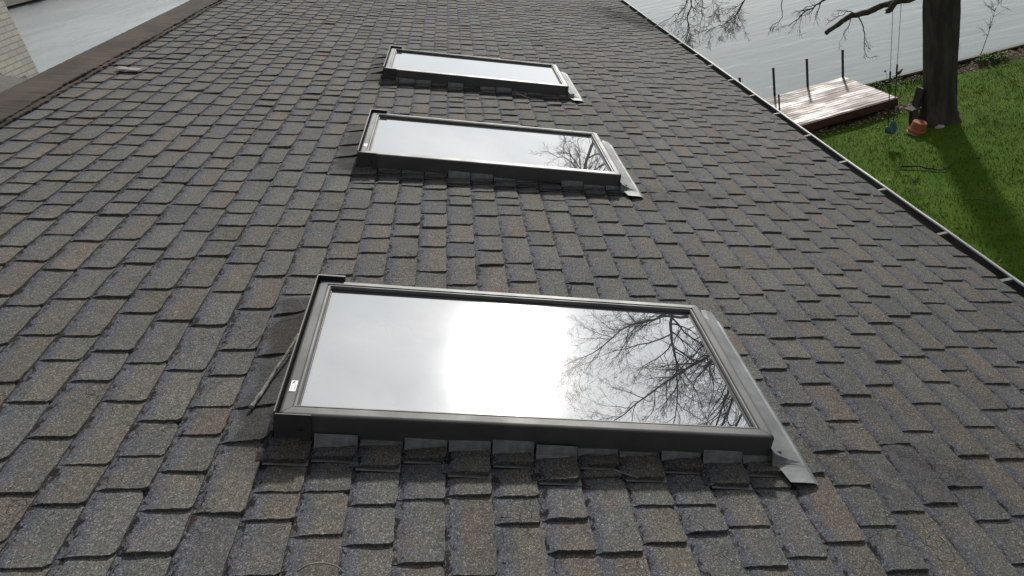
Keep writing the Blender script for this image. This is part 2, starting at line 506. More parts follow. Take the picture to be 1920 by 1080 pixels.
rng = np.random.default_rng(7)
xs = np.concatenate([np.linspace(-45, 2, 40), np.linspace(2.4, 26, 90), np.linspace(27, 90, 30)])
ss = np.concatenate([np.linspace(-45, -6, 16), np.linspace(-5.5, 18.6, 90), [18.7]])
X, S = np.meshgrid(xs, ss, indexing='ij')
Y = S / 18.7 * np.where(S > 0, shore_y(X) - 0.02, 18.7)
Z = lawn_z(X, Y)
bank = np.clip((Y - (shore_y(X) - np.where(X > 11.5, 0.95, 0.55))) / 0.5, 0, 1)
under = np.clip(1 - np.abs(Y - 16.62) / 0.45, 0, 1) * ((X > 6) & (X < 10.9))
around = np.clip(1.25 - np.hypot(X - 10.56, Y - 15.48) / 0.65, 0, 1)
alpha = np.maximum(np.maximum(bank, under * 0.9), around)
tint = np.zeros((X.size, 4))
tint[:, 3] = alpha.ravel()
mb = MB()
mb.grid(np.stack([X, Y, Z], -1), tint)
tag(mb.build('lawn', M['lawn'], smooth=True), kind='structure')

# far bank across the lake, top left
sd = np.array([0.80, 0.60])
sn = np.array([-0.60, 0.80])
org = np.array([-140.2, 275.2])
mb = MB()
rows = []
for off, h in ((0, 0.55), (4, 0.75), (20, 1.6), (60, 3.5), (160, 9.0), (400, 16.0)):
    rows.append([(*(org + sd * a + sn * off), WL + h + 0.4 * math.sin(a * 0.05 + off)) for a in np.linspace(-420, 900, 60)])
mb.grid(np.array(rows), flip=True)
tag(mb.build('far_bank', M['shore'], smooth=True), kind='structure')
mb = MB()
a0, a1 = org + sd * -420, org + sd * 900
n3 = np.array([sn[0], sn[1], 0])
mb.slab([(*(a0 - sn * 0.3), WL - 0.5), (*(a1 - sn * 0.3), WL - 0.5), (*(a1 - sn * 0.3), WL + 0.75), (*(a0 - sn * 0.3), WL + 0.75)], n3 * 0.5)
tag(mb.build('retaining_wall', M['darkwood']), 'dark low wall at the foot of the green bank across the lake', 'wall')
# pale boat pulled up on that bank
bt = thing('rowing_boat', 'small white boat pulled up on the far bank at the top left', 'boat', (*(org + sd * 3.6 + sn * 2.6), WL + 0.7))
mb = MB()
sec = []
for s in np.linspace(-1, 1, 13):
    wdt = 0.75 * (1 - abs(s) ** 2.6) + 0.05
    sec.append([(*(sd * s * 2.2 + sn * wdt * q), 0.25 * abs(s) ** 2 + z) for q, z in ((-1, 0.75), (-0.85, 0.30), (-0.4, 0.06), (0.4, 0.06), (0.85, 0.30), (1, 0.75))])
mb.grid(np.array(sec))
mb.build('hull', M['boat'], bt, local=True, smooth=True)
mb = MB()
for s in (-0.35, 0.3):
    mb.slab([(*(sd * (s * 2.2 - 0.15) - sn * 0.6), 0.55), (*(sd * (s * 2.2 + 0.15) - sn * 0.6), 0.55), (*(sd * (s * 2.2 + 0.15) + sn * 0.6), 0.55), (*(sd * (s * 2.2 - 0.15) + sn * 0.6), 0.55)], (0, 0, 0.04))
mb.build('thwart', M['bench'], bt, local=True)

# ------------------------------------------------------------------ the house
house = thing('house', 'house under a worn grey and brown asphalt shingle roof with a white lipped gutter', 'house', (0.5, 5.0, G))
EX = 0.120                                    # course exposure
XR = -2.09                                    # ridge in the roof frame
Y0, Y1 = -3.6, 13.2
SKY = [(0.0, 0.0), (-0.003, 2.215), (-0.014, 4.197)]    # skylight corners
A, B = 1.371, 0.780
rng = np.random.default_rng(11)
TINTS = np.array([(0.119, 0.106, 0.090), (0.107, 0.107, 0.098), (0.121, 0.104, 0.090), (0.100, 0.101, 0.096),
                  (0.114, 0.104, 0.090), (0.123, 0.100, 0.088), (0.106, 0.105, 0.098), (0.114, 0.108, 0.096), (0.099, 0.099, 0.100)])
TW = np.array([3, 3, 1.5, 3, 2, 0.8, 3, 2, 2.0])
TW = TW / TW.sum()


def wob(x, y, s, k):
    return np.sin(x * 37 * s + k) * np.sin(y * 29 * s + k * 1.7) + 0.6 * np.sin(x * 83 * s + 2 * k) * np.sin(y * 71 * s - k)


def tile(mb, x0, y0, y1, nu, nv, world=True, lift=1.0, mirror=False, tab=False):
    """one shingle tab: near edge raised over the next tab, butt edge (down the slope) free, corners rounded"""
    L = y1 - y0
    u = np.linspace(-0.10, 1.0, nu)
    v = np.linspace(0.0, 1.0, nv) ** 1.15
    U, V = np.meshgrid(u, v, indexing='ij')
    k = rng.uniform(0, 40)
    dn = rng.normal(0, 0.0009, nu)                              # ragged near edge
    db = np.convolve(rng.normal(0, 0.0016, nv + 2), [0.3, 0.4, 0.3], 'valid')
    skew = rng.normal(0.001, 0.0022)
    rc = rng.uniform(0.004, 0.013)                              # corner radius
    dy = V * (L + 0.012)
    # rounded near-butt corner
    cut = np.where(dy < rc, rc - np.sqrt(np.maximum(rc ** 2 - (rc - dy) ** 2, 0)), 0)
    if rng.random() < 0.42:
        r2 = rng.uniform(0.006, 0.026)
        de = (L - dy)
        cut = np.maximum(cut, np.where(de < r2, np.minimum(r2 - np.sqrt(np.maximum(r2 ** 2 - (r2 - np.maximum(de, 0)) ** 2, 0)), r2), 0))
    bx = EX + db[None, :] + rng.normal(0, 0.0015) - cut
    Xl = np.where(U < 0, U * EX, U * bx)
    Yl = y0 + dy + (dn[:, None] + skew * (U - 0.5)) * (1 - V)
    hb = rng.uniform(0.0048, 0.0066) * lift                     # butt thickness
    hn = rng.uniform(0.0046, 0.0070) * lift * (1 if rng.random() > 0.06 else 1.6)
    cu = np.clip((U - 0.02) / 0.20, 0, 1)
    cu = cu * cu * (3 - 2 * cu)
    H = hb * np.clip(U, 0, 1) ** 0.9 + hn * cu * (1 - V) ** 1.3
    curl = max(0.0, rng.normal(-0.002, 0.0028)) * lift
    H = H + curl * np.clip(U, 0, 1) ** 3 * (1 - V) ** 3
    H = H + 0.0007 * wob(Xl, Yl, 1.0, k)
    H = np.where(U < 0, -0.001, H) - 0.0015 * np.clip(V - 0.85, 0, 1) / 0.15
    if tab:
        H = H + 0.0105 * (1 - np.clip((V - 0.8) / 0.2, 0, 1))
    # shingles that ride up over the head flashing above a skylight, wet and black there
    GX = np.minimum(x0 + Xl, 3.052 + 0.007 * np.sin(Yl * 5.1) + 0.004 * np.sin(Yl * 17))
    st = np.zeros_like(GX)
    for (ax, ay) in SKY if not mirror else []:
        inY = np.clip((Yl - ay + 0.05) / 0.06, 0, 1) * np.clip((ay + B + 0.05 - Yl) / 0.05, 0, 1)
        up = np.clip((GX - (ax - 0.17)) / 0.15, 0, 1) * (GX < ax + 0.06)
        H = H + inY * up ** 1.4 * (0.020 + 0.0035 * wob(GX, Yl, 0.45, k))
        edge = ax - 0.135 + 0.012 * np.sin(Yl * 31 + ay)
        st = np.maximum(st, inY * np.clip((GX - edge) / 0.02, 0, 1) * (GX < ax + 0.05) * (0.80 + 0.2 * math.sin(k)))
        # skylight's shadow painted dark beside the near curb; scuff stain round the apron corner
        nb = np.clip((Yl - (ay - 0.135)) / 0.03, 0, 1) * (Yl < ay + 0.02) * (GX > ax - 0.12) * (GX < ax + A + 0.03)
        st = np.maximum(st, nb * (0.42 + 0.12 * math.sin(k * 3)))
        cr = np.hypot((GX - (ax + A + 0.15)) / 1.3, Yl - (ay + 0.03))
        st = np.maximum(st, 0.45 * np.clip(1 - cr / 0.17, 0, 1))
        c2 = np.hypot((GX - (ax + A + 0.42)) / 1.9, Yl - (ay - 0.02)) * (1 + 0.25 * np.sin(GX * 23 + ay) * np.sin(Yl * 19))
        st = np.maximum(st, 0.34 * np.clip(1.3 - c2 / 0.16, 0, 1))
        H = H + 0.0035 * np.clip(1.4 - c2 / 0.16, 0, 1) * wob(GX, Yl, 0.7, k)
        H = H + 0.012 * np.clip(1 - np.hypot(GX - (ax + A + 0.22), Yl - (ay - 0.05)) / 0.22, 0, 1)
    base = TINTS[rng.choice(len(TINTS), p=TW)] * rng.uniform(0.86, 1.12)
    tt = np.concatenate([np.tile(base, (U.size, 1)), st.reshape(-1, 1)], 1)
    aux = np.stack([np.clip(U, 0, 1), V, np.full_like(U, k)], -1).reshape(-1, 3)
    P = np.stack([GX, Yl, H], -1)
    # skirts: the thickness of the near and butt edges
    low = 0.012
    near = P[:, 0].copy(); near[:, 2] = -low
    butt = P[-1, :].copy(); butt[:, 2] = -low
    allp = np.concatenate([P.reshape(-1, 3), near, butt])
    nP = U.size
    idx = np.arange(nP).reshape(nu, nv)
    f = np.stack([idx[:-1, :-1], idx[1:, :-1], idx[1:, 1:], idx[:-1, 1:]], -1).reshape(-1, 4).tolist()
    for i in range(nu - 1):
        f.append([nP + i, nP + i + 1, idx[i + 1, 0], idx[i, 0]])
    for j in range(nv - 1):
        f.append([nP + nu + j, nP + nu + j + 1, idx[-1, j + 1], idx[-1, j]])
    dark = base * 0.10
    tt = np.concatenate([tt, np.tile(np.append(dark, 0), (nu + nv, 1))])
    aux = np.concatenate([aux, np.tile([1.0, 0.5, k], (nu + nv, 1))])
    W = R2W(allp)
    if mirror:
        xr = R2W((XR, 0, 0))[0]
        W[:, 0] = 2 * xr - W[:, 0]
        f = [q[::-1] for q in f]
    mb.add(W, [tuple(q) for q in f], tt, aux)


LEN = np.array([0.132, 0.152, 0.168, 0.205, 0.242, 0.260])
LP = np.array([0.10, 0.20, 0.08, 0.14, 0.25, 0.23])


TABS = []


def course_breaks(x0, seed):
    """the y positions of the tab edges of one course; a tab always ends beside the near curb of a skylight"""
    ys = [Y0 + rng.uniform(0, 0.2)]
    stops = []
    for (ax, ay) in SKY:
        if x0 + EX > ax + 0.02 and x0 < ax + A - 0.02:
            stops.append(ay - [0.052, 0.100][seed % 2] + rng.normal(0, 0.008))
            TABS.append((round(x0, 4), stops[-1], ay))
    for s in stops + [Y1]:
        while ys[-1] < s - 0.30:
            ys.append(ys[-1] + rng.choice(LEN, p=LP) + rng.normal(0, 0.006))
        gap = s - ys[-1]
        if gap > 0.17:
            ys.append(ys[-1] + gap * rng.uniform(0.42, 0.58))
        ys.append(s)
    return ys


mb = MB()
edges = []
k0 = math.ceil((XR + 0.02 - (-0.153)) / EX)
x = -0.153 + k0 * EX - EX
i = 0
while x < 3.06:
    br = course_breaks(x, i)
    for a, b in zip(br[:-1], br[1:]):
        d = math.hypot(max(abs((a + b) / 2 - CAM[1]) - 0.5, 0), 0.35 * (x - 0.4))
        nu, nv = (13, 14) if d < 2.6 else (9, 9) if d < 5 else (6, 6)
        if b < -0.9:
            nu = nv = 5
        tile(mb, x, a, b, nu, nv, tab=any(abs(a - q[1]) < 1e-6 for q in TABS))
    x += EX
    i += 1
XE = x                                        # eave edge of the shingles
deck = R2W([(XR, Y0, -0.008), (XE - 0.01, Y0, -0.008), (XE - 0.01, Y1, -0.008), (XR, Y1, -0.008)])
mb.slab(deck, (0, 0, -0.11), (0.012, 0.012, 0.012))
x = -0.153 + k0 * EX - EX
while x < 3.06:                               # the slope behind the ridge
    a = Y0 - rng.uniform(0, 0.15)
    while a < Y1 - 0.1:
        b = a + rng.choice(LEN, p=LP)
        tile(mb, x, a, b, 4, 3, mirror=True)
        a = b
    x += EX
xr_w, _, zr_w = R2W((XR, 0, 0))
dk = deck.copy()
dk[:, 0] = 2 * xr_w - dk[:, 0]
mb.slab(dk[::-1], (0, 0, -0.11), (0.012, 0.012, 0.012))
roof = mb.build('roof', M['shingle'], house)

# ridge cap: doubled, ragged brown strips bent over the ridge
mb = MB()
yy = np.arange(Y0 - 0.02, Y1 + 0.02, 0.03)
for layer, (wd, n0) in enumerate(((0.262, 0.012), (0.240, 0.026))):
    rag = rng.normal(0, 0.004, len(yy)) + 0.010 * np.sin(yy * 4.1 + layer) * np.sin(yy * 1.7)
    lift = 0.006 * np.maximum(0, np.sin(yy * 5.3 + layer * 2)) + rng.normal(0, 0.0015, len(yy))
    step = 0.007 * (((yy + layer * 0.07) / 0.145) % 1.0)
    prof = []
    for side in (1, -1):
        pr = []
        for q in (1.0, 0.75, 0.4, 0.12) if side == 1 else (0.12, 0.4, 0.75, 1.0):
            xx = XR + q * (wd + (rag if q == 1 else 0))
            nn = n0 + (lift if q > 0.7 else 0) + step * 0.35 - (0.004 if q == 0.12 else 0)
            P = R2W(np.stack([np.broadcast_to(xx, yy.shape), yy, np.broadcast_to(nn, yy.shape)], -1))
            if side == -1:
                P[:, 0] = 2 * xr_w - P[:, 0]
            pr.append(P)
        prof += pr
    bot = [R2W(np.stack([XR + wd + rag, yy, n0 + lift - 0.009], -1))]
    top = np.stack(bot + prof, 0)
    mb.grid(top, flip=True)
mb.build('ridge_cap', M['cap'], house)

# gutter along the eave
xg = XE - 0.012
gz = R2W((xg, 0, 0))
mb = MB()
sec = [(-0.012, -0.030), (-0.010, -0.118), (0.010, -0.126), (0.070, -0.128), (0.098, -0.122), (0.104, -0.115), (0.122, -0.085), (0.129, -0.052)]
yy = np.linspace(Y0, Y1, 60)
rows = []
for dx, dz in sec:
    rows.append([(gz[0] - 0.030 + dx, y, gz[2] + dz) for y in yy])
mb.grid(np.array(rows))
gut = mb.build('gutter', M['gutter'], house)
mb = MB()
lipx = gz[0] + 0.101
rows = []
for dx, dz in ((-0.007, -0.054), (-0.008, -0.048), (-0.004, -0.044), (0.005, -0.044), (0.008, -0.050), (0.006, -0.075), (-0.008, -0.120), (-0.020, -0.155), (-0.040, -0.158), (-0.135, -0.158)):
    rows.append([(lipx + dx, y, gz[2] + dz + 0.0035 * math.sin(y * 1.3) + 0.0012 * math.sin(y * 7.1)) for y in yy])
mb.grid(np.array(rows))
mb.build('gutter_lip', M['lip'], gut)
proto = None
for k, y in enumerate([-2.1, -1.5, -0.9, -0.3, 0.28, 0.88, 1.492, 2.05, 2.73, 3.27, 3.88, 4.5, 5.1, 5.7, 6.35, 6.9, 7.55, 8.1, 8.75, 9.3, 9.9, 10.5, 11.1, 11.7, 12.3]):
    if proto is None:
        mb = MB()
        mb.box((-0.020, -0.011, -0.037), (0.088, 0.011, -0.034))
        mb.box((-0.020, -0.011, -0.046), (0.088, -0.009, -0.037))
        hang = proto = mb.build('gutter_hanger', M['strap'], gut, local=True)
    else:
        hang = proto.copy()
        COL.objects.link(hang)
        hang.parent = gut
    hang.location = (gz[0] - house.location[0], y - house.location[1], gz[2] - house.location[2] - 0.008)
# fascia, soffit and walls under the eave
mb = MB()
xw0 = 2 * xr_w - gz[0] + 0.45
mb.box((xw0, Y0 + 0.4, G - 0.1), (gz[0] - 0.45, Y1 - 0.4, gz[2] - 0.16))
mb.build('wall', M['siding'], house)
mb = MB()
mb.box((gz[0] - 0.45, Y0 + 0.02, gz[2] - 0.20), (gz[0] - 0.044, Y1 - 0.02, gz[2] - 0.165))
mb.box((gz[0] - 0.065, Y0 + 0.02, gz[2] - 0.165), (gz[0] - 0.044, Y1 - 0.02, gz[2] - 0.045))
mb.build('soffit', M['lip'], house)
# the wing behind the ridge and its pale brick chimney
mb = MB()
wy, wz = 6.60, 0.50
cz = lambda y: wz - (y - wy) / 3.0
ya, yb = 6.4, 9.4
sec = [(-4.9, lambda q: cz(q)), (-4.44, lambda q: cz(q)), (-3.6, lambda q: cz(q) - 0.75), (-3.6, lambda q: -2.2), (-4.9, lambda q: -2.2)]
mb.slab([(xx, ya, zf(ya)) for xx, zf in sec], (0, 0, 0), (0.085, 0.083, 0.074))
mb.v[-1][5:] = np.array([(xx, yb, zf(yb)) for xx, zf in sec])
mb.build('cricket', M['shingle'], house)
chx, chy = -4.85, 8.83
mb = MB()
cv = (chx - 0.85, chy - 1.75, -1.4), (chx, chy, 2.1)
mb.box(*cv)
mb.box((chx - 0.90, chy - 1.80, 2.1), (chx + 0.05, chy + 0.05, 2.24))
chim = mb.build('chimney', M['brick'], house, bevel=0.004)
mb = MB()
for k in range(9):
    y = 8.02 - 0.155 * 3 + 0.155 * k
    zt = wz - (y - wy) / 3.0 + 0.085
    zt = math.floor(zt / 0.0675) * 0.0675 + 0.034
    mb.box((chx + 0.004, y, zt - 0.30), (chx + 0.008 + 0.001 * (k % 2), y + 0.17, zt + 0.05))
mb.slab([(chx + 0.012, 7.0, wz - 0.4 / 3 + 0.012), (chx + 0.16, 7.0, wz - 0.4 / 3 + 0.012), (chx + 0.16, chy + 0.1, wz - (chy + 0.1 - wy) / 3 + 0.012), (chx + 0.012, chy + 0.1, wz - (chy + 0.1 - wy) / 3 + 0.012)], (0, 0, 0.004))
mb.build('flashing', M['stepflash'], chim)

# ------------------------------------------------------------------ skylights
def sweep_frame(mb, prof, a, b, tint=(0.1, 0.1, 0.1, 0)):
    """mitred rectangular frame; prof is a list of (inset, z) from outside to inside"""
    V = []
    for wv, z in prof:
        V.append([(wv, wv, z), (a - wv, wv, z), (a - wv, b - wv, z), (wv, b - wv, z)])
    V = np.array(V)
    m = len(prof)
    f = []
    for i in range(m - 1):
        for j in range(4):
            k = (j + 1) % 4
            f.append((i * 4 + j, i * 4 + k, (i + 1) * 4 + k, (i + 1) * 4 + j))
    mb.add(V.reshape(-1, 3), f, tint)


def make_skylight(name, label, loc, sticker):
    root = thing(name, label, 'skylight', R2W((loc[0], loc[1], 0.0)), 'skylights in a row up the roof')
    root.rotation_euler = (0, TH, 0)
    mb = MB()
    mb.box((0.012, 0.012, -0.02), (A - 0.012, B - 0.012, 0.060))
    mb.build('curb', M['hood'], root, local=True)
    mb = MB()
    sweep_frame(mb, [(0.004, 0.024), (0.000, 0.026), (0.000, 0.094), (0.0015, 0.0975), (0.005, 0.0992), (0.008, 0.1000), (0.030, 0.1020), (0.0325, 0.1000), (0.0335, 0.0975),
                     (0.0355, 0.0975), (0.0365, 0.1000), (0.0400, 0.1000), (0.0440, 0.0965), (0.0455, 0.0850), (0.0455, 0.0800)], A, B)
    fr = mb.build('frame', M['frame'], root, local=True)
    for (x0, y0, x1, y1) in ((0, 0, 0.0335, 0.0335), (A, 0, A - 0.0335, 0.0335), (0, B, 0.0335, B - 0.0335), (A, B, A - 0.0335, B - 0.0335)):
        mb = MB()
        mb.tube([(x0 + (x1 - x0) * 0.05, y0 + (y1 - y0) * 0.05, 0.0995), (x0 + (x1 - x0) * 0.3, y0 + (y1 - y0) * 0.3, 0.1003), (x1, y1, 0.1018)], 0.0007, 4)
        mb.build('mitre_joint', M['rubber'], fr, local=True)
    mb = MB()
    sweep_frame(mb, [(0.0430, 0.0800), (0.0440, 0.0890), (0.0475, 0.0885), (0.0485, 0.0865)], A, B)
    mb.build('gasket', M['rubber'], root, local=True)
    mb = MB()
    mb.box((0.044, 0.044, 0.078), (A - 0.044, B - 0.044, 0.0860))
    mb.build('pane', M['glass'], root, local=True)
    # head flashing hood wrapped round the upper end
    mb = MB()
    mb.box((-0.010, -0.010, -0.01), (-0.0065, B + 0.010, 0.1145))
    mb.box((-0.0065, -0.010, 0.002), (0.086, -0.0065, 0.1060))
    mb.box((-0.0065, B + 0.0065, 0.002), (0.086, B + 0.010, 0.1165))
    mb.box((-0.0065, B + 0.0005, 0.1130), (0.086, B + 0.0065, 0.1165))
    rows = []
    for s in np.linspace(0, 1, 9):
        xx = -0.010 - 0.034 * s ** 1.8
        rows.append([(xx, -0.010, 0.075 - 0.072 * math.sin(s * PI / 2)), (xx, 0.03, 0.075 - 0.072 * math.sin(s * PI / 2))])
    mb.grid(np.array(rows))
    hood = mb.build('hood', M['hood'], root, local=True)
    s = hood.modifiers.new('solid', 'SOLIDIFY'); s.thickness = 0.0008
    mb = MB()
    mt = Matrix.Translation((0.062, -0.0100, 0.060)) @ Matrix.Rotation(PI / 2, 4, 'X')
    mb.lathe([(0.0062, 0.0), (0.0058, 0.0022), (0.0030, 0.0034), (0.0028, 0.0016), (0.0005, 0.0014)], 14, mt)
    mb.build('screw', M['rubber'], hood, local=True)
    # apron flashing at the lower end
    mb = MB()
    yy = [-0.012, 0.15, 0.35, 0.55, B + 0.02]
    rows = []
    for xx, zz in ((A + 0.0015, 0.060), (A + 0.012, 0.050), (A + 0.055, 0.034), (A + 0.096, 0.0235), (A + 0.104, 0.0240), (A + 0.116, 0.0165)):
        ends = [(xx, -0.034, min(zz, 0.0225)), (xx, -0.024, min(zz, 0.024 + 0.35 * (zz - 0.024)) if zz > 0.024 else zz)]
        rows.append(ends + [(xx, y, zz + 0.0012 * math.sin(y * 17 + xx * 30)) for y in yy])
    mb.grid(np.array(rows))
    # tail that runs past the near corner
    rows = []
    for k, (xa, xb, y) in enumerate(((1.381, 1.487, -0.027), (1.3855, 1.487, -0.036), (1.392, 1.486, -0.052), (1.396, 1.485, -0.075), (1.401, 1.484, -0.100))):
        zb = 0.019 if k else 0.020
        rows.append([(xa, y, zb + 0.004), (xa + 0.04, y, zb + 0.0045), (xb - 0.014, y, zb + 0.0035), (xb, y, zb - 0.003)])
    mb.grid(np.array(rows), flip=True)
    rows = []
    for (xa, xb, y) in ((A + 0.045, A + 0.110, B + 0.0195), (A + 0.055, A + 0.108, B + 0.06), (A + 0.062, A + 0.104, B + 0.11)):
        rows.append([(xa, y, 0.020), (xa + 0.02, y, 0.020), (xb, y, 0.015)])
    mb.grid(np.array(rows))
    ap = mb.build('apron_flashing', M['flash'], root, local=True)
    s = ap.modifiers.new('solid', 'SOLIDIFY'); s.thickness = 0.0012
    mb = MB()
    mb.tube([(A + 0.0016, y, 0.0705 + 0.0012 * math.sin(y * 41)) for y in np.linspace(0.004, B - 0.01, 40)], [0.0007 + 0.0004 * math.sin(y * 55) * math.sin(y * 23) for y in np.linspace(0.004, B - 0.01, 40)], 5)
    mb.build('sealant_bead', M['white'], ap, local=True)
    # bent step flashings tucked under the tabs along the near side
    r = random.Random(int(loc[1] * 10) + 3)
    first = {}
    for xt, yt, ay in [q for q in TABS if abs(q[2] - loc[1]) < 1e-6]:
        d = round(ay - yt, 2) > 0.075
        if d not in first:
            mb = MB()
            rows = []
            ln = 0.100 if d else 0.052
            for (yv, zv) in ((-ln - 0.010, 0.0070), (-ln * 0.5, 0.0045), (-0.018, 0.0060), (-0.012, 0.0160), (-0.005, 0.0190), (0.006, 0.0450)):
                rows.append([(0.004, yv, zv), (0.06, yv, zv + 0.0005), (0.1185, yv, zv)])
            mb.grid(np.array(rows), flip=True)
            first[d] = pc = mb.build('step_flashing', M['stepflash'], root, local=True)
            q = pc.modifiers.new('solid', 'SOLIDIFY'); q.thickness = 0.001
        else:
            pc = first[d].copy()
            COL.objects.link(pc)
            pc.parent = root
        pc.location = (xt - loc[0] + 0.004, (yt - ay) + (0.100 if d else 0.052), r.uniform(0, 0.001))
        pc.rotation_euler = (0, 0, r.uniform(-0.015, 0.015))
    if sticker:
        mb = MB()
        mb.box((0.010, 0.100, 0.1000), (0.0275, 0.152, 0.1024))
        st = mb.build('sticker', M['white'], root, local=True)
        mb = MB()
        q = [(0.0125, 0.136), (0.0165, 0.149), (0.0185, 0.149), (0.0205, 0.146), (0.0170, 0.143), (0.0200, 0.137), (0.0175, 0.139)]
        mb.slab([(x, y, 0.1024) for x, y in q[::-1]], (0, 0, 0.0005))
        mb.slab([(0.0225, 0.106, 0.1024), (0.0240, 0.106, 0.1024), (0.0240, 0.132, 0.1024), (0.0225, 0.132, 0.1024)], (0, 0, 0.0005))
        mb.slab([(0.0145, 0.106, 0.1024), (0.0155, 0.106, 0.1024), (0.0155, 0.128, 0.1024), (0.0145, 0.128, 0.1024)], (0, 0, 0.0005))
        mb.build('printed_mark', M['ink'], st, local=True)
    return root


make_skylight('skylight', 'nearest skylight, its pane reflecting sun glare and a bare tree', SKY[0], True)
make_skylight('skylight', 'middle skylight of the row, reflecting bare branches at its lower right end only', SKY[1], True)
make_skylight('skylight', 'farthest skylight up the roof, its pane reflecting only plain white sky', SKY[2], False)

# ------------------------------------------------------------------ the tree by the lake
TB = np.array([10.56, 15.48])
rng = np.random.default_rng(5)


def smooth_path(pts, n):
    pts = np.asarray(pts, float)
    k = len(pts)
    t = np.linspace(0, k - 1, n)
    out = []
    for s in t:
        i = min(int(s), k - 2)
        f = s - i
        p0, p1, p2, p3 = pts[max(i - 1, 0)], pts[i], pts[i + 1], pts[min(i + 2, k - 1)]
        out.append(0.5 * ((2 * p1) + (-p0 + p2) * f + (2 * p0 - 5 * p1 + 4 * p2 - p3) * f * f + (-p0 + 3 * p1 - 3 * p2 + p3) * f ** 3))
    return np.array(out)


def unit(v):
    return v / (np.linalg.norm(v) + 1e-12)


def kids(mb, path, rad, level, n, length, trop, spread=(0.5, 1.05), t0=0.2, maxlev=3):
    m = len(path)
    for q in range(n):
        t = t0 + (1 - t0) * (q + rng.uniform(0, 1)) / n
        i = min(int(t * (m - 1)), m - 2)
        f = t * (m - 1) - i
        p = path[i] * (1 - f) + path[i + 1] * f
        d = unit(path[i + 1] - path[i])
        r = rad[i] * (1 - f) + rad[i + 1] * f
        side = unit(np.cross(d, rng.normal(size=3)))
        ang = rng.uniform(*spread)
        nd = unit(d * math.cos(ang) + side * math.sin(ang) + trop * 0.25)
        branch(mb, p, nd, length * (1.15 - 0.55 * t) * rng.uniform(0.6, 1.25), min(r * 0.62, 0.012 + r * 0.5), level, trop, maxlev)


def branch(mb, p, d, L, r, level, trop, maxlev=3):
    n = 7 if level == 1 else 5 if level == 2 else 4
    pts, rad = [p], [r]
    jit = 0.20 if level == 1 else 0.28
    step = L / n
    for k in range(n):
        d = unit(d + rng.normal(0, jit, 3) + trop * 0.09)
        p = p + d * step
        pts.append(p)
        rad.append(max(r * (1 - 0.78 * (k + 1) / n), 0.0022))
    pts, rad = np.array(pts), np.array(rad)
    mb.tube(pts, rad, 5 if level == 1 else 4 if level == 2 else 3, cap=False)
    if level < maxlev:
        n2 = (8, 6, 3)[level - 1]
        kids(mb, pts, rad, level + 1, n2, L * (0.55 if level == 1 else 0.5), trop, (0.45, 0.95), 0.15, maxlev)


tree = thing('bare_tree', 'big leafless tree with a thick dark trunk on the lawn beside the lake', 'tree', (TB[0], TB[1], G))
# trunk
mb = MB()
zs = np.concatenate([np.linspace(0, 0.7, 8), np.linspace(0.9, 9.4, 34)])
ang = np.linspace(0, 2 * PI, 49)[:-1]
rows = []
for z in zs:
    r0 = 0.335 + 0.17 * math.exp(-z / 0.22) + 0.02 * math.exp(-((z - 2.6) / 0.6) ** 2)
    if z > 4.5:
        r0 -= (z - 4.5) * 0.050
    r = r0 * (1 + 0.028 * np.sin(ang * 9 + 0.5 * z) + 0.018 * np.sin(ang * 17 - z * 1.3) + 0.22 * math.exp(-z / 0.30) * np.sin(ang * 5 + 0.6) + 0.02 * np.sin(ang * 29 + 2.1 * np.sin(z * 2.3)) + rng.normal(0, 0.011, len(ang)))
    cx, cy = TB[0] - 0.02 * z * (z < 4) - 0.08 * (z >= 4) - max(z - 4, 0) * 0.02, TB[1]
    rows.append(np.stack([cx + r * np.cos(ang), cy + r * np.sin(ang), np.full_like(ang, G - 0.05 + z)], -1))
rows = np.array(rows)
rows = np.concatenate([rows, rows[:, :1]], 1)
mb.grid(rows, flip=True)
mb.build('trunk', M['bark'], tree, smooth=True)

UP = np.array([0, 0, 1.0])
DN = np.array([0, 0, -1.0])
ZERO = np.zeros(3)
crown = MB()
limbs = []


def limb(pts, r0, r1, n, klen, trop, t0=0.25, npts=26, spread=(0.5, 1.1), maxlev=3, power=1.0):
    path = smooth_path(pts, npts)
    path[1:-1] += rng.normal(0, 0.012, (len(path) - 2, 3))
    t = np.linspace(0, 1, npts)
    rad = r0 + (r1 - r0) * t ** power
    m = MB()
    m.tube(path, rad, 9 if r0 > 0.05 else 6, True, rough=0.05, rng=rng)
    if n:
        kids(crown, path, rad, 1, n, klen, trop, spread, t0, maxlev)
    limbs.append(m)
    return path, rad


y = 15.48
# fork of the crown: the limbs whose reflection lies in the nearest skylight
limb([(10.36, y, 2.2), (9.85, y - 0.1, 3.4), (9.2, y, 4.5), (8.9, y, 5.22), (9.2, y, 5.9), (9.53, y, 6.3), (10.16, y + .1, 7.2), (10.63, y, 8.1), (11.0, y, 9.4)], 0.085, 0.010, 22, 2.1, UP * 0.4, 0.30, maxlev=4, power=0.6)
limb([(10.36, y, 2.6), (9.9, y + .1, 4.0), (9.43, y, 5.17), (8.66, y, 5.57), (7.98, y, 6.24), (7.56, y, 7.18), (6.95, y, 7.9)], 0.075, 0.007, 22, 1.7, UP * 0.2, 0.40, maxlev=4, power=0.6)
limb([(10.32, y, 3.0), (10.7, y - .1, 4.6), (10.75, y, 5.6), (10.45, y, 6.1), (10.0, y, 6.84), (9.51, y, 7.93), (9.2, y, 8.7), (8.7, y, 9.6)], 0.080, 0.008, 22, 1.9, UP * 0.3, 0.30, maxlev=4, power=0.6)
limb([(10.34, y, 3.2), (11.1, y + .2, 4.6), (11.9, y + .1, 5.7), (12.3, y, 7.2), (12.5, y, 9.0), (12.4, y, 10.6)], 0.085, 0.010, 20, 2.2, UP * 0.3, 0.25, maxlev=4, power=0.6)
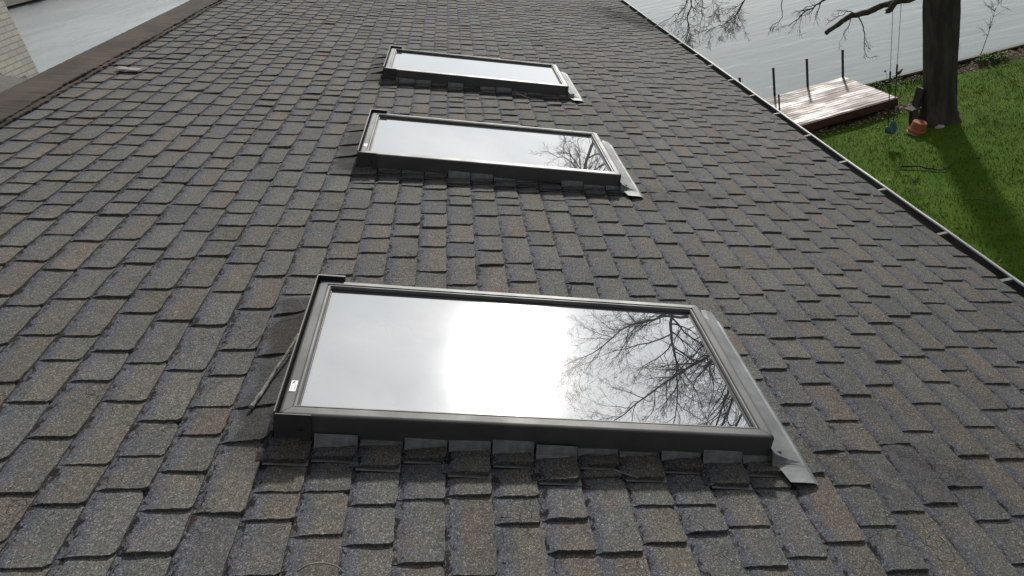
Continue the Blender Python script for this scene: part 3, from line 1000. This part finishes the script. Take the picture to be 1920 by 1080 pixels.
limb([(10.34, y, 3.2), (10.9, y + .9, 4.6), (11.2, y + 1.7, 6.4), (11.1, y + 2.3, 8.6)], 0.085, 0.010, 14, 2.2, UP * 0.3, 0.25, power=0.6)
limb([(10.34, y, 3.2), (10.4, y - .8, 4.8), (10.8, y - 1.6, 6.6), (10.6, y - 2.2, 8.4)], 0.080, 0.010, 13, 2.0, UP * 0.3, 0.30, power=0.6)
limb([(10.4, y, 2.0), (11.6, y - .2, 3.2), (13.0, y, 4.4), (14.3, y + .2, 6.4), (15.0, y, 8.2)], 0.09, 0.010, 16, 2.2, UP * 0.3, 0.25, power=0.6)
limb([(10.34, y, 3.2), (10.8, y + .2, 5.2), (11.5, y + .1, 6.6), (11.9, y, 8.2), (12.1, y, 9.6)], 0.080, 0.010, 16, 2.0, UP * 0.3, 0.25, power=0.6)
# long limb that arches over and hangs down towards the house
limb([(10.4, y, 1.0), (9.0, y - .1, 2.6), (7.4, y, 3.45), (6.0, y, 3.5), (5.15, y, 3.0), (4.95, y, 1.8), (5.1, y, 0.2), (5.25, y, -1.2), (5.12, 15.3, -2.1), (5.03, 15.3, -2.45), (4.99, 15.3, -2.78), (4.82, 15.3, -3.02)],
     0.070, 0.0035, 22, 0.90, DN * 0.3, 0.36, 44, (0.5, 1.1), 3, 0.7)
for ex, ez, my in ((4.25, 2.30, 0.0), (4.55, 2.12, 0.1), (4.85, 2.10, -0.1), (5.30, 2.12, 0.1), (4.02, 2.80, -0.1), (5.55, 2.35, 0.0), (4.40, 2.62, 0.2)):
    limb([(5.22, y, 3.05), ((5.22 + ex) / 2 + 0.05, y + my, 2.80), (ex, y + my, ez)], 0.018, 0.004, 11, 0.55, ZERO, 0.15, 12, (0.4, 0.9), 2)
limb([(5.2, 15.4, -1.6), (5.03, 15.3, -2.14), (4.86, 15.3, -2.34), (4.62, 15.3, -2.43), (4.35, 15.3, -2.49)], 0.012, 0.004, 6, 0.5, DN * 0.3, 0.3, 14, maxlev=2)
limb([(5.3, 15.4, -1.5), (5.35, 15.3, -2.0), (5.30, 15.3, -2.5), (5.18, 15.3, -2.95)], 0.012, 0.004, 7, 0.5, DN * 0.3, 0.3, 14, maxlev=2)
limb([(6.9, y, 3.4), (6.6, 15.3, 1.5), (6.5, 15.3, -0.4), (6.40, 15.3, -1.9), (6.21, 15.3, -2.4), (6.10, 15.3, -2.55), (6.02, 15.3, -2.66), (5.79, 15.3, -2.76), (5.59, 15.3, -2.81)], 0.022, 0.004, 12, 0.8, DN * 0.4, 0.45, 26, maxlev=3)
limb([(6.2, y, 3.4), (5.7, 15.4, 1.5), (5.75, 15.3, -0.4), (5.62, 15.3, -1.8), (5.55, 15.3, -2.55)], 0.020, 0.003, 10, 0.7, DN * 0.4, 0.5, 22, maxlev=3)
limb([(9.0, y, 0.6), (8.6, 15.4, -1.0), (8.35, 15.3, -2.3), (8.06, 15.3, -2.72), (7.83, 15.3, -2.79), (7.66, 15.3, -2.88), (7.43, 15.3, -2.96), (7.11, 15.3, -3.15)], 0.04, 0.006, 9, 0.55, DN * 0.5, 0.55, 22, maxlev=2)
limb([(7.5, y, 0.2), (7.25, 15.3, -1.4), (7.0, 15.3, -2.6), (7.0, 15.3, -2.95), (6.75, 15.3, -3.05)], 0.015, 0.003, 4, 0.4, DN * 0.4, 0.7, 14, maxlev=2)
# the low cut limb, the stub that carries the swing, and the twigs under them
limb([(10.40, 15.4, -2.55), (10.1, 15.3, -2.95), (9.88, 15.3, -3.12), (9.54, 15.3, -3.15), (9.14, 15.3, -3.17), (8.74, 15.3, -3.23), (8.39, 15.3, -3.24), (8.22, 15.3, -3.33), (7.91, 15.3, -3.47)], 0.085, 0.048, 0, 0.3, DN, 0.5, 26)
limb([(10.40, 15.3, -2.2), (10.0, 14.95, -2.45), (9.55, 14.74, -2.73), (9.20, 14.67, -2.93), (9.02, 14.64, -3.03), (8.90, 14.63, -3.17)], 0.085, 0.058, 0, 0.3, DN, 0.5, 18)
limb([(8.58, 15.3, -3.22), (8.71, 15.3, -3.51), (8.76, 15.3, -3.69), (8.73, 15.3, -3.97), (8.78, 15.3, -4.15), (8.88, 15.3, -4.22)], 0.014, 0.004, 4, 0.28, DN * 0.4, 0.25, 16, maxlev=2)
limb([(8.46, 15.3, -3.26), (8.40, 15.3, -3.44), (8.30, 15.3, -3.56), (8.20, 15.3, -3.72)], 0.010, 0.003, 3, 0.28, DN * 0.4, 0.3, 10, maxlev=2)
limb([(8.55, 15.3, -3.20), (8.44, 15.3, -3.12), (8.2, 15.3, -3.16), (7.9, 15.3, -3.30)], 0.014, 0.004, 3, 0.25, DN * 0.2, 0.3, 10, maxlev=2)
limb([(10.9, y, 0.2), (11.4, 15.3, -1.6), (11.65, 15.3, -2.9), (11.72, 15.3, -3.3), (11.70, 15.3, -3.75)], 0.02, 0.004, 3, 0.4, DN * 0.4, 0.7, 14, maxlev=2)
limb([(10.8, y, -0.4), (11.1, 15.3, -2.2), (11.35, 15.3, -3.05), (11.2, 15.3, -3.22)], 0.02, 0.004, 3, 0.4, DN * 0.2, 0.7, 14, maxlev=2)
for m in limbs:
    m.build('limb', M['bark'], tree, smooth=True)
crown.build('crown', M['twig'], tree)

# ------------------------------------------------------------------ swing hanging from the cut stub
PA_top, PA_bot = np.array([9.03, 14.65, -3.06]), np.array([8.97, 14.66, -5.62])
PB_top, PB_bot = np.array([9.23, 14.70, -2.93]), np.array([9.15, 14.78, -5.57])
swing = thing('tree_swing', 'child swing with a teal sling seat on two thin ropes under the cut branch', 'swing', (9.08, 14.7, G))
for a, b in ((PA_top, PA_bot), (PB_top, PB_bot)):
    mb = MB()
    ch = a + (b - a) * 0.52
    n = 70
    for k in range(n):
        p, q = a + (ch - a) * (k / n), a + (ch - a) * ((k + 0.9) / n)
        o = np.array([0.007, 0, 0]) if k % 2 else np.array([0, 0.007, 0])
        mb.tube([p, (p + q) / 2 + o, q], 0.0042, 4)
        mb.tube([p, (p + q) / 2 - o, q], 0.0042, 4)
    rp = mb.build('rope', M['chain'], swing)
    mb = MB()
    mb.tube([ch, ch + (b - a) * 0.10], 0.019, 8)
    mb.tube([ch + (b - a) * 0.10, b], 0.0105, 7)
    mb.build('sleeve', M['sleeve'], rp)
mb = MB()
rows = []
perp = unit(np.cross(PB_bot - PA_bot, UP))
for s in np.linspace(0, 1, 19):
    p = PA_bot + (PB_bot - PA_bot) * (0.5 - 0.5 * math.cos(s * PI))
    z = -0.20 * math.sin(s * PI) ** 0.55
    hw = 0.045 + 0.050 * math.sin(s * PI) ** 0.4
    rows.append([p + perp * hw + (0, 0, z), p + (0, 0, z - 0.004), p - perp * hw + (0, 0, z)])
mb.grid(np.array(rows))
st = mb.build('seat', M['teal'], swing, smooth=True)
s = st.modifiers.new('solid', 'SOLIDIFY'); s.thickness = 0.009

# ------------------------------------------------------------------ bench, pot, stone at the foot of the tree
bench = thing('wooden_chair', 'small weathered wooden chair with a dark back set against the left of the trunk', 'chair', (9.98, 15.5, G))
mb = MB()
for k in range(3):
    f0, f1 = k / 3.0, (k + 0.94) / 3.0
    pa, pb, pc, pd = [np.array(q) for q in ((9.79, 15.60), (9.85, 15.34), (10.13, 15.40), (10.09, 15.69))]
    q = [pa + (pd - pa) * f0, pb + (pc - pb) * f0, pb + (pc - pb) * f1, pa + (pd - pa) * f1]
    mb.slab([(*v, G + 0.39) for v in q], (0, 0, 0.035))
mb.build('seat', M['bench'], bench, bevel=0.004)
mb = MB()
q = [(10.05, 0.43), (10.10, 0.43), (10.19, 0.74), (10.20, 0.83), (10.16, 0.83), (10.13, 0.74)]
mb.slab([(x, 15.44, G + z) for x, z in q], (-0.02, 0.26, 0))
mb.build('backrest', M['darkwood'], bench, bevel=0.008)
for yy in (15.40, 15.58):
    mb = MB()
    mb.slab([(9.93, yy, G - 0.02), (10.05, yy, G - 0.02), (10.04, yy, G + 0.388), (9.92, yy, G + 0.388)], (0, 0.04, 0))
    mb.build('leg', M['bench'], bench, bevel=0.004)

pot = thing('flower_pot', 'orange terracotta pot tipped upside down against the foot of the trunk', 'flower pot', (9.80, 15.02, G))
mt = Matrix.Translation((0, 0, 0.05)) @ Matrix.Rotation(math.radians(20), 4, (0.6, 1, 0))
mb = MB()
mb.lathe([(0.150, -0.03), (0.185, -0.03), (0.190, -0.02), (0.190, 0.045), (0.178, 0.055), (0.168, 0.056), (0.150, 0.21), (0.143, 0.222), (0.115, 0.226), (0.108, 0.219), (0.022, 0.219), (0.020, 0.205)], 32, mt)
mb.build('body', M['clay'], pot, local=True, smooth=False, bevel=0.002)
mb = MB()
mb.lathe([(0.186, -0.052), (0.196, -0.050), (0.198, -0.034), (0.184, -0.032)], 32, mt)
mb.build('rim', M['stone'], pot, local=True)

mb = MB()
r = np.random.default_rng(3)
pr = [(0.01, 0.0), (0.09, 0.0), (0.11, 0.025), (0.08, 0.055), (0.02, 0.065)]
mb.lathe(pr, 11, Matrix.Translation((10.33, 15.02, G + 0.0)) @ Matrix.Scale(0.7, 4, (0, 1, 0)))
mb.v[0] += r.normal(0, 0.007, mb.v[0].shape)
tag(mb.build('stone', M['stone'], smooth=True), 'small pale stone lying in the shade at the foot of the trunk', 'stone')

# ------------------------------------------------------------------ dock at the water's edge
DT = G + 0.30
c_r = np.array([10.21, 16.76]); ux = unit(np.array([2.54, 0.40])); uy = unit(np.array([-0.20, 2.44]))
dl, dw = 4.6, 2.44
dock = thing('wooden_dock', 'low wooden dock with worn red brown boards and dark posts at the water edge', 'dock', (*(c_r - ux * dl / 2 + uy * dw / 2), G))
P2 = lambda s, t, z: (*(c_r - ux * s + uy * t), z)
mb = MB()
nb = 17
r = np.random.default_rng(9)
for k in range(nb):
    t0 = dw * k / nb
    t1 = dw * (k + 1) / nb - 0.022
    zz = DT + r.normal(0, 0.0025)
    base = np.array([0.195, 0.142, 0.128]) * r.uniform(0.7, 1.25)
    cutp = [0, r.uniform(1.2, 3.4), dl]
    for s0, s1 in zip(cutp[:-1], cutp[1:]):
        mb.slab([P2(s1 - 0.003, t0, zz - 0.035), P2(s0, t0, zz - 0.035), P2(s0, t1, zz - 0.035), P2(s1 - 0.003, t1, zz - 0.035)], (0, 0, 0.035), base)
mb.build('deck_boards', M['dock'], dock)
mb = MB()
mb.slab([P2(dl, -0.045, DT - 0.21), P2(-0.03, -0.045, DT - 0.21), P2(-0.03, -0.005, DT - 0.21), P2(dl, -0.005, DT - 0.21)], (0, 0, 0.195))
mb.slab([P2(-0.002, 0.0, DT - 0.21), P2(-0.04, 0.0, DT - 0.21), P2(-0.04, dw, DT - 0.21), P2(-0.002, dw, DT - 0.21)], (0, 0, 0.19))
mb.slab([P2(dl, dw - 0.004, DT - 0.21), P2(0, dw - 0.004, DT - 0.21), P2(0, dw + 0.03, DT - 0.21), P2(dl, dw + 0.03, DT - 0.21)], (0, 0, 0.20))
mb.build('skirt', M['skirt'], dock)
for (px, py, h, rr) in ((9.98, 19.17, 0.72, 0.032), (8.96, 19.03, 0.74, 0.032), (8.02, 18.92, 0.74, 0.032), (7.08, 18.80, 0.72, 0.032), (7.60, 17.44, 0.48, 0.022)):
    mb = MB()
    zb = WL - 0.4 if py > 18.5 else DT - 0.02
    mb.lathe([(rr, zb), (rr, DT + h - 0.03), (rr * 1.12, DT + h - 0.03), (rr * 1.12, DT + h), (rr * 0.6, DT + h + 0.012)], 12, Matrix.Translation((px, py, 0)))
    mb.build('post', M['post'], dock)

# ------------------------------------------------------------------ seawall along the lawn
wall = thing('seawall', 'low timber seawall between the lawn and the lake', 'wall', (12, 18.9, WL))
xs = np.arange(-45, 90, 0.25)
ys = shore_y(xs)
mb = MB()
rows = []
for dy, z in ((-0.02, G - 0.1), (-0.02, G + 0.075), (0.055, G + 0.075), (0.055, WL - 0.5)):
    rows.append(np.stack([xs, ys + dy, np.full_like(xs, z)], -1))
mb.grid(np.array(rows), flip=True)
mb.build('planks', M['wallwood'], wall)
mb = MB()
xs2 = np.arange(11.2, 90, 0.25)
ys2 = shore_y(xs2)
rows = []
for dy, z in ((-0.06, G + 0.079), (-0.06, G + 0.115), (0.10, G + 0.115), (0.10, G + 0.079)):
    rows.append(np.stack([xs2, ys2 + dy, z + 0.004 * np.sin(xs2 * 2.1)], -1))
mb.grid(np.array(rows), flip=True)
mb.build('cap_board', M['wallcap'], wall)

# bird on the seawall
bx, by = 11.33, float(shore_y(np.array(11.33)))
mb = MB()
axis = [(-0.13, 0.02, 0.006), (-0.09, 0.035, 0.010), (-0.055, 0.052, 0.022), (-0.02, 0.070, 0.038), (0.015, 0.088, 0.043), (0.045, 0.110, 0.036), (0.062, 0.128, 0.024), (0.075, 0.143, 0.024), (0.090, 0.150, 0.022), (0.104, 0.150, 0.010), (0.124, 0.147, 0.002)]
mb.tube([(bx + a, by + 0.1 * a, G + 0.10 + z) for a, z, _ in axis], [q for *_, q in axis], 12)
for sgn in (-1, 1):
    mb.tube([(bx + 0.01, by + sgn * 0.014, G + 0.075), (bx + 0.005, by + sgn * 0.014, G + 0.125), (bx, by + sgn * 0.012, G + 0.150)], 0.004, 5)
tag(mb.build('bird', M['bird'], smooth=True), 'small dark bird perched on the seawall behind the swing', 'bird')

# ------------------------------------------------------------------ plants and litter on the bank
r = np.random.default_rng(21)
def clump(name, label, cx, cy, rad, n, h, group=None):
    t = thing(name, label, 'plant', (cx, cy, G))
    mb = MB()
    for k in range(n):
        a, q = r.uniform(0, 2 * PI), rad * math.sqrt(r.uniform())
        p = np.array([cx + q * math.cos(a), cy + 0.6 * q * math.sin(a), G])
        d = np.array([math.cos(a), math.sin(a), 0]) * r.uniform(0.2, 0.9)
        L = h * r.uniform(0.5, 1.1)
        m = p + d * L * 0.45 + UP * L * 0.75
        e = p + d * L * 1.1 + UP * L * 0.8
        s = unit(np.cross(d, UP)) * r.uniform(0.010, 0.022)
        c = np.array([0.085, 0.140, 0.030]) * r.uniform(0.6, 1.5)
        mb.add([p - s * .5, p + s * .5, m + s, m - s, e], [(0, 1, 2, 3), (3, 2, 4)], c)
    mb.build('leaves', M['grass'], t)
    return t

clump('weed_clump', 'large green clump of weeds on the bank right of the tree', 13.72, 18.62, 0.42, 150, 0.22)
clump('weed_clump', 'small green weeds beside the right corner of the dock', 10.75, 18.45, 0.40, 90, 0.16)
clump('weed_clump', 'low green weeds on the bank just left of the trunk', 11.55, 18.35, 0.35, 60, 0.14)


def stalk(name, label, cat, base, top, r0, seeds, group=None):
    t = thing(name, label, cat, tuple(base), group)
    mb = MB()
    base, top = np.array(base), np.array(top)
    mid = (base + top) / 2 + np.array([0.04, 0, 0.05])
    path = smooth_path([base, mid, top], 10)
    mb.tube(path, np.linspace(r0, r0 * 0.4, 10), 5)
    mb.build('stem', M['stalk'], t)
    mb = MB()
    if seeds == 'head':
        mb.lathe([(0.004, -0.03), (0.03, 0.0), (0.034, 0.018), (0.004, 0.03)], 8, Matrix.Translation(top))
        mb.build('seed_head', M['stalk'], t)
    elif seeds:
        for k in range(seeds):
            i = r.integers(4, 9)
            d = unit(r.normal(size=3) * (1, 0.6, 0.6) + UP * 0.9)
            L = r.uniform(0.15, 0.45)
            p = path[i]
            q = [p, p + d * L * 0.5 + r.normal(0, 0.02, 3), p + d * L + r.normal(0, 0.04, 3)]
            mb.tube(q, [0.006, 0.004, 0.002], 4)
            for _ in range(3):
                d2 = unit(d + r.normal(0, 0.7, 3))
                mb.tube([q[1], q[1] + d2 * L * 0.5], [0.003, 0.0015], 3)
        mb.build('twigs', M['twig'], t)
    return t


sy = lambda x: float(shore_y(np.array(x)))
stalk('sapling', 'thin bare sapling with a twiggy top rising at the seawall', 'sapling', (13.50, sy(13.5) - 0.1, G), (13.86, sy(13.5) - 0.1, G + 1.30), 0.012, 14)
stalk('dry_stalk', 'taller thin stalk at the seawall close to the right of the trunk', 'stalk', (12.92, sy(12.9) - 0.08, G), (12.80, sy(12.9) - 0.08, G + 0.62), 0.008, 2)
stalk('dry_stalk', 'shorter thin stalk at the seawall touching the right side of the trunk', 'stalk', (12.80, sy(12.8) - 0.08, G), (12.68, sy(12.8) - 0.08, G + 0.42), 0.008, 2)
stalk('dry_stalk', 'thin weed stalk with a round seed head left of the swing ropes', 'stalk', (10.92, sy(10.9) - 0.1, G), (10.90, sy(10.9) - 0.1, G + 0.34), 0.006, 'head')

mb = MB()
for k in range(2600):
    if r.random() < 0.62:
        x = r.uniform(11.0, 21.0)
        y = sy(x) - abs(r.normal(0, 0.42)) - 0.05
        if x < 13 and r.random() < 0.5:
            continue
    elif r.random() < 0.7:
        x = r.uniform(7, 11.2); y = 16.62 + r.normal(0, 0.16) + (x - 10.2) * 0.15
    else:
        x = r.uniform(5, 20); y = r.uniform(6, 18)
    L = r.uniform(0.02, 0.06)
    a = r.uniform(0, 2 * PI)
    d = np.array([math.cos(a), math.sin(a), r.uniform(-0.4, 0.6)]) * L
    s = np.array([-math.sin(a), math.cos(a), r.uniform(-0.5, 0.5)]) * L * 0.5
    p = np.array([x, y, float(lawn_z(np.array(x), np.array(y))) + r.uniform(0.01, 0.05)])
    c = np.array([0.19, 0.145, 0.095]) * r.uniform(0.35, 1.5)
    mb.add([p - d, p + s, p + d, p - s], [(0, 1, 2, 3)], c)
tag(mb.build('leaf_litter', M['tint']), kind='stuff')

# grass blades over the lawn
NB = 300000
gx = r.uniform(3.6, 27, NB)
gy = r.uniform(-3.0, 18.75, NB)
keep = (gy < shore_y(gx) - 0.06)
inb = (gy > shore_y(gx) - np.where(gx > 11.5, 1.0, 0.5)) & (r.random(NB) < 0.80)
ind = (np.abs(gy - 16.62 - (gx - 10.2) * 0.15) < 0.30) & (gx < 10.9) & (r.random(NB) < 0.75)
tr = (np.hypot(gx - TB[0], gy - TB[1]) < 0.75) & (r.random(NB) < 0.75)
keep &= ~(inb | ind | tr)
patchy = 0.5 + 0.5 * np.sin(gx * 2.1 + 1.2 * np.sin(gy * 1.6)) * np.sin(gy * 2.7 + np.sin(gx * 1.3))
patch2 = 0.5 + 0.5 * np.sin(gx * 5.7 + 2 * np.sin(gy * 4.1)) * np.sin(gy * 6.3 + 1.5 * np.sin(gx * 3.7))
keep &= r.random(NB) < 0.75 + 0.25 * patch2
gx, gy, patchy, patch2 = gx[keep], gy[keep], patchy[keep], patch2[keep]
n = len(gx)
gz_ = lawn_z(gx, gy)
h = r.uniform(0.028, 0.058, n) * (0.7 + 0.7 * patch2)
a = r.uniform(0, 2 * PI, n)
wd = r.uniform(0.004, 0.009, n)
lean = r.uniform(0.3, 1.3, n)
la = r.uniform(0, 2 * PI, n)
V = np.zeros((n, 3, 3))
V[:, 0] = np.stack([gx - wd * np.cos(a), gy - wd * np.sin(a), gz_ - 0.005], -1)
V[:, 1] = np.stack([gx + wd * np.cos(a), gy + wd * np.sin(a), gz_ - 0.005], -1)
V[:, 2] = np.stack([gx + h * lean * np.cos(la), gy + h * lean * np.sin(la), gz_ + h], -1)
c1, c2, c3 = np.array([0.066, 0.158, 0.010]), np.array([0.100, 0.182, 0.014]), np.array([0.130, 0.120, 0.040])
mixv = np.clip(patchy + r.normal(0, 0.15, n), 0, 1)[:, None]
tc = c1 * (1 - mixv) + c2 * mixv
dead = (r.random(n) < 0.06)[:, None]
tc = np.where(dead, c3, tc) * r.uniform(0.85, 1.2, (n, 1))
me = bpy.data.meshes.new('grass')
me.vertices.add(n * 3); me.loops.add(n * 3); me.polygons.add(n)
me.vertices.foreach_set('co', V.astype(np.float32).ravel())
me.loops.foreach_set('vertex_index', np.arange(n * 3, dtype=np.int32))
me.polygons.foreach_set('loop_start', np.arange(0, n * 3, 3, dtype=np.int32))
me.update(calc_edges=True)
at = me.attributes.new('tint', 'FLOAT_COLOR', 'POINT')
at.data.foreach_set('color', np.repeat(np.hstack([tc, np.ones((n, 1))]), 3, 0).astype(np.float32).ravel())
me.materials.append(M['grass'])
go = bpy.data.objects.new('grass', me)
COL.objects.link(go)
tag(go, kind='stuff')

# fallen branches on the lawn
def ground_branch(label, pts, r0, subs):
    mb = MB()
    P = [(x, y, float(lawn_z(np.array(x), np.array(y))) + z * 0.55) for x, y, z in pts]
    path = smooth_path(P, 14)
    path[1:-1] += np.random.default_rng(4).normal(0, 0.012, (12, 3)) * (1, 1, 0.5)
    mb.tube(path, np.linspace(r0, r0 * 0.35, 14), 6)
    for i, dx, dy, dz in subs:
        mb.tube([path[i], path[i] + np.array([dx, dy, dz]) * 0.55 + (0, 0, 0.02), path[i] + np.array([dx, dy, dz])], [r0 * 0.6, r0 * 0.4, r0 * 0.2], 5)
    return tag(mb.build('fallen_branch', M['twig']), label, 'branch')


ground_branch('longest dark fallen branch lying on the lawn in front of the tree', [(8.62, 13.42, 0.07), (8.85, 13.28, 0.10), (9.10, 12.95, 0.06), (9.28, 12.88, 0.07), (9.52, 13.05, 0.08)], 0.020, [(5, 0.12, 0.14, 0.05), (9, -0.05, 0.12, 0.04)])
ground_branch('short pale ended twig on the lawn left of the longest fallen branch', [(8.44, 12.52, 0.06), (8.55, 12.66, 0.07), (8.70, 12.80, 0.06)], 0.013, [(3, -0.03, 0.10, 0.04)])
ground_branch('thin pale twig on the grass beside the edge of the tree shadow', [(8.72, 11.35, 0.06), (8.90, 11.28, 0.07), (9.08, 11.18, 0.06)], 0.010, [])

# ------------------------------------------------------------------ loose things lying on the roof
def roof_stick(label, pts, r0, r1, n, cat='twig', name='twig', knob=0.0, mat='stick', sub=()):
    P = R2W(pts)
    path = smooth_path(P, n)
    rg = np.random.default_rng(int(abs(pts[0][1]) * 1000))
    rad = np.linspace(r0, r1, n) * (1 + knob * rg.uniform(-0.5, 1, n))
    mb = MB()
    mb.tube(path, rad, 7, True, rough=knob * 0.4, rng=rg)
    for i, d in sub:
        e = R2W(np.array(d)) - R2W((0, 0, 0))
        mb.tube([path[i], path[i] + e * 0.5, path[i] + e], [r1, r1 * 0.8, r1 * 0.5], 5)
    return tag(mb.build(name, M[mat], smooth=True), label, cat)


roof_stick('thick pale lichen covered stick leaning along the upper end of the nearest skylight', [(-0.098, 0.125, 0.022), (-0.082, 0.20, 0.026), (-0.066, 0.29, 0.034), (-0.046, 0.37, 0.044), (-0.024, 0.47, 0.058)], 0.0060, 0.0038, 34, 'stick', 'stick', 0.30)
roof_stick('thin curved twig arching over the shingles beside the far hood of the nearest skylight', [(-0.175, 0.46, 0.012), (-0.150, 0.54, 0.022), (-0.118, 0.67, 0.045), (-0.085, 0.705, 0.060), (-0.045, 0.68, 0.050), (-0.010, 0.60, 0.030)], 0.0016, 0.0011, 26)
roof_stick('short pale twig lying against the near side of the nearest skylight', [(0.905, -0.075, 0.022), (0.93, -0.092, 0.024), (0.965, -0.110, 0.026)], 0.0013, 0.0009, 8)
roof_stick('curved pale twig on the shingles at the bottom edge of the photo', [(0.122, -0.452, 0.016), (0.145, -0.440, 0.024), (0.175, -0.436, 0.026), (0.205, -0.440, 0.022), (0.225, -0.452, 0.014)], 0.0026, 0.0016, 14)
roof_stick('forked pale twig beside the near side of the farthest skylight', [(0.93, 4.11, 0.02), (0.97, 4.09, 0.03), (1.03, 4.06, 0.022), (1.10, 4.03, 0.02)], 0.0032, 0.002, 12, sub=((4, (-0.03, 0.06, 0.02)), (5, (0.05, 0.03, 0.01))))
roof_stick('tiny pale twig by the lower corner of the middle skylight', [(1.50, 2.16, 0.02), (1.53, 2.13, 0.035), (1.52, 2.09, 0.022)], 0.0022, 0.0015, 8)

# a broken pale shingle piece that slid down below the ridge
mb = MB()
o = np.array([-1.72, 3.735])
q = [(-0.01, 0.0), (0.115, -0.008), (0.128, 0.010), (0.132, 0.062), (0.055, 0.070), (0.052, 0.055), (0.036, 0.056), (0.035, 0.072), (-0.02, 0.070), (-0.024, 0.05), (0.004, 0.045), (0.0, 0.030), (-0.03, 0.026)]
V = R2W([(o[0] + x, o[1] + yv, 0.026) for x, yv in q])
nrm = R2W((0, 0, 1)) - R2W((0, 0, 0))
mb.slab(V, nrm * 0.004, (0.31, 0.30, 0.285))
tag(mb.build('shingle_piece', M['tint']), 'broken pale piece of shingle lying on the roof below the ridge cap', 'shingle piece')
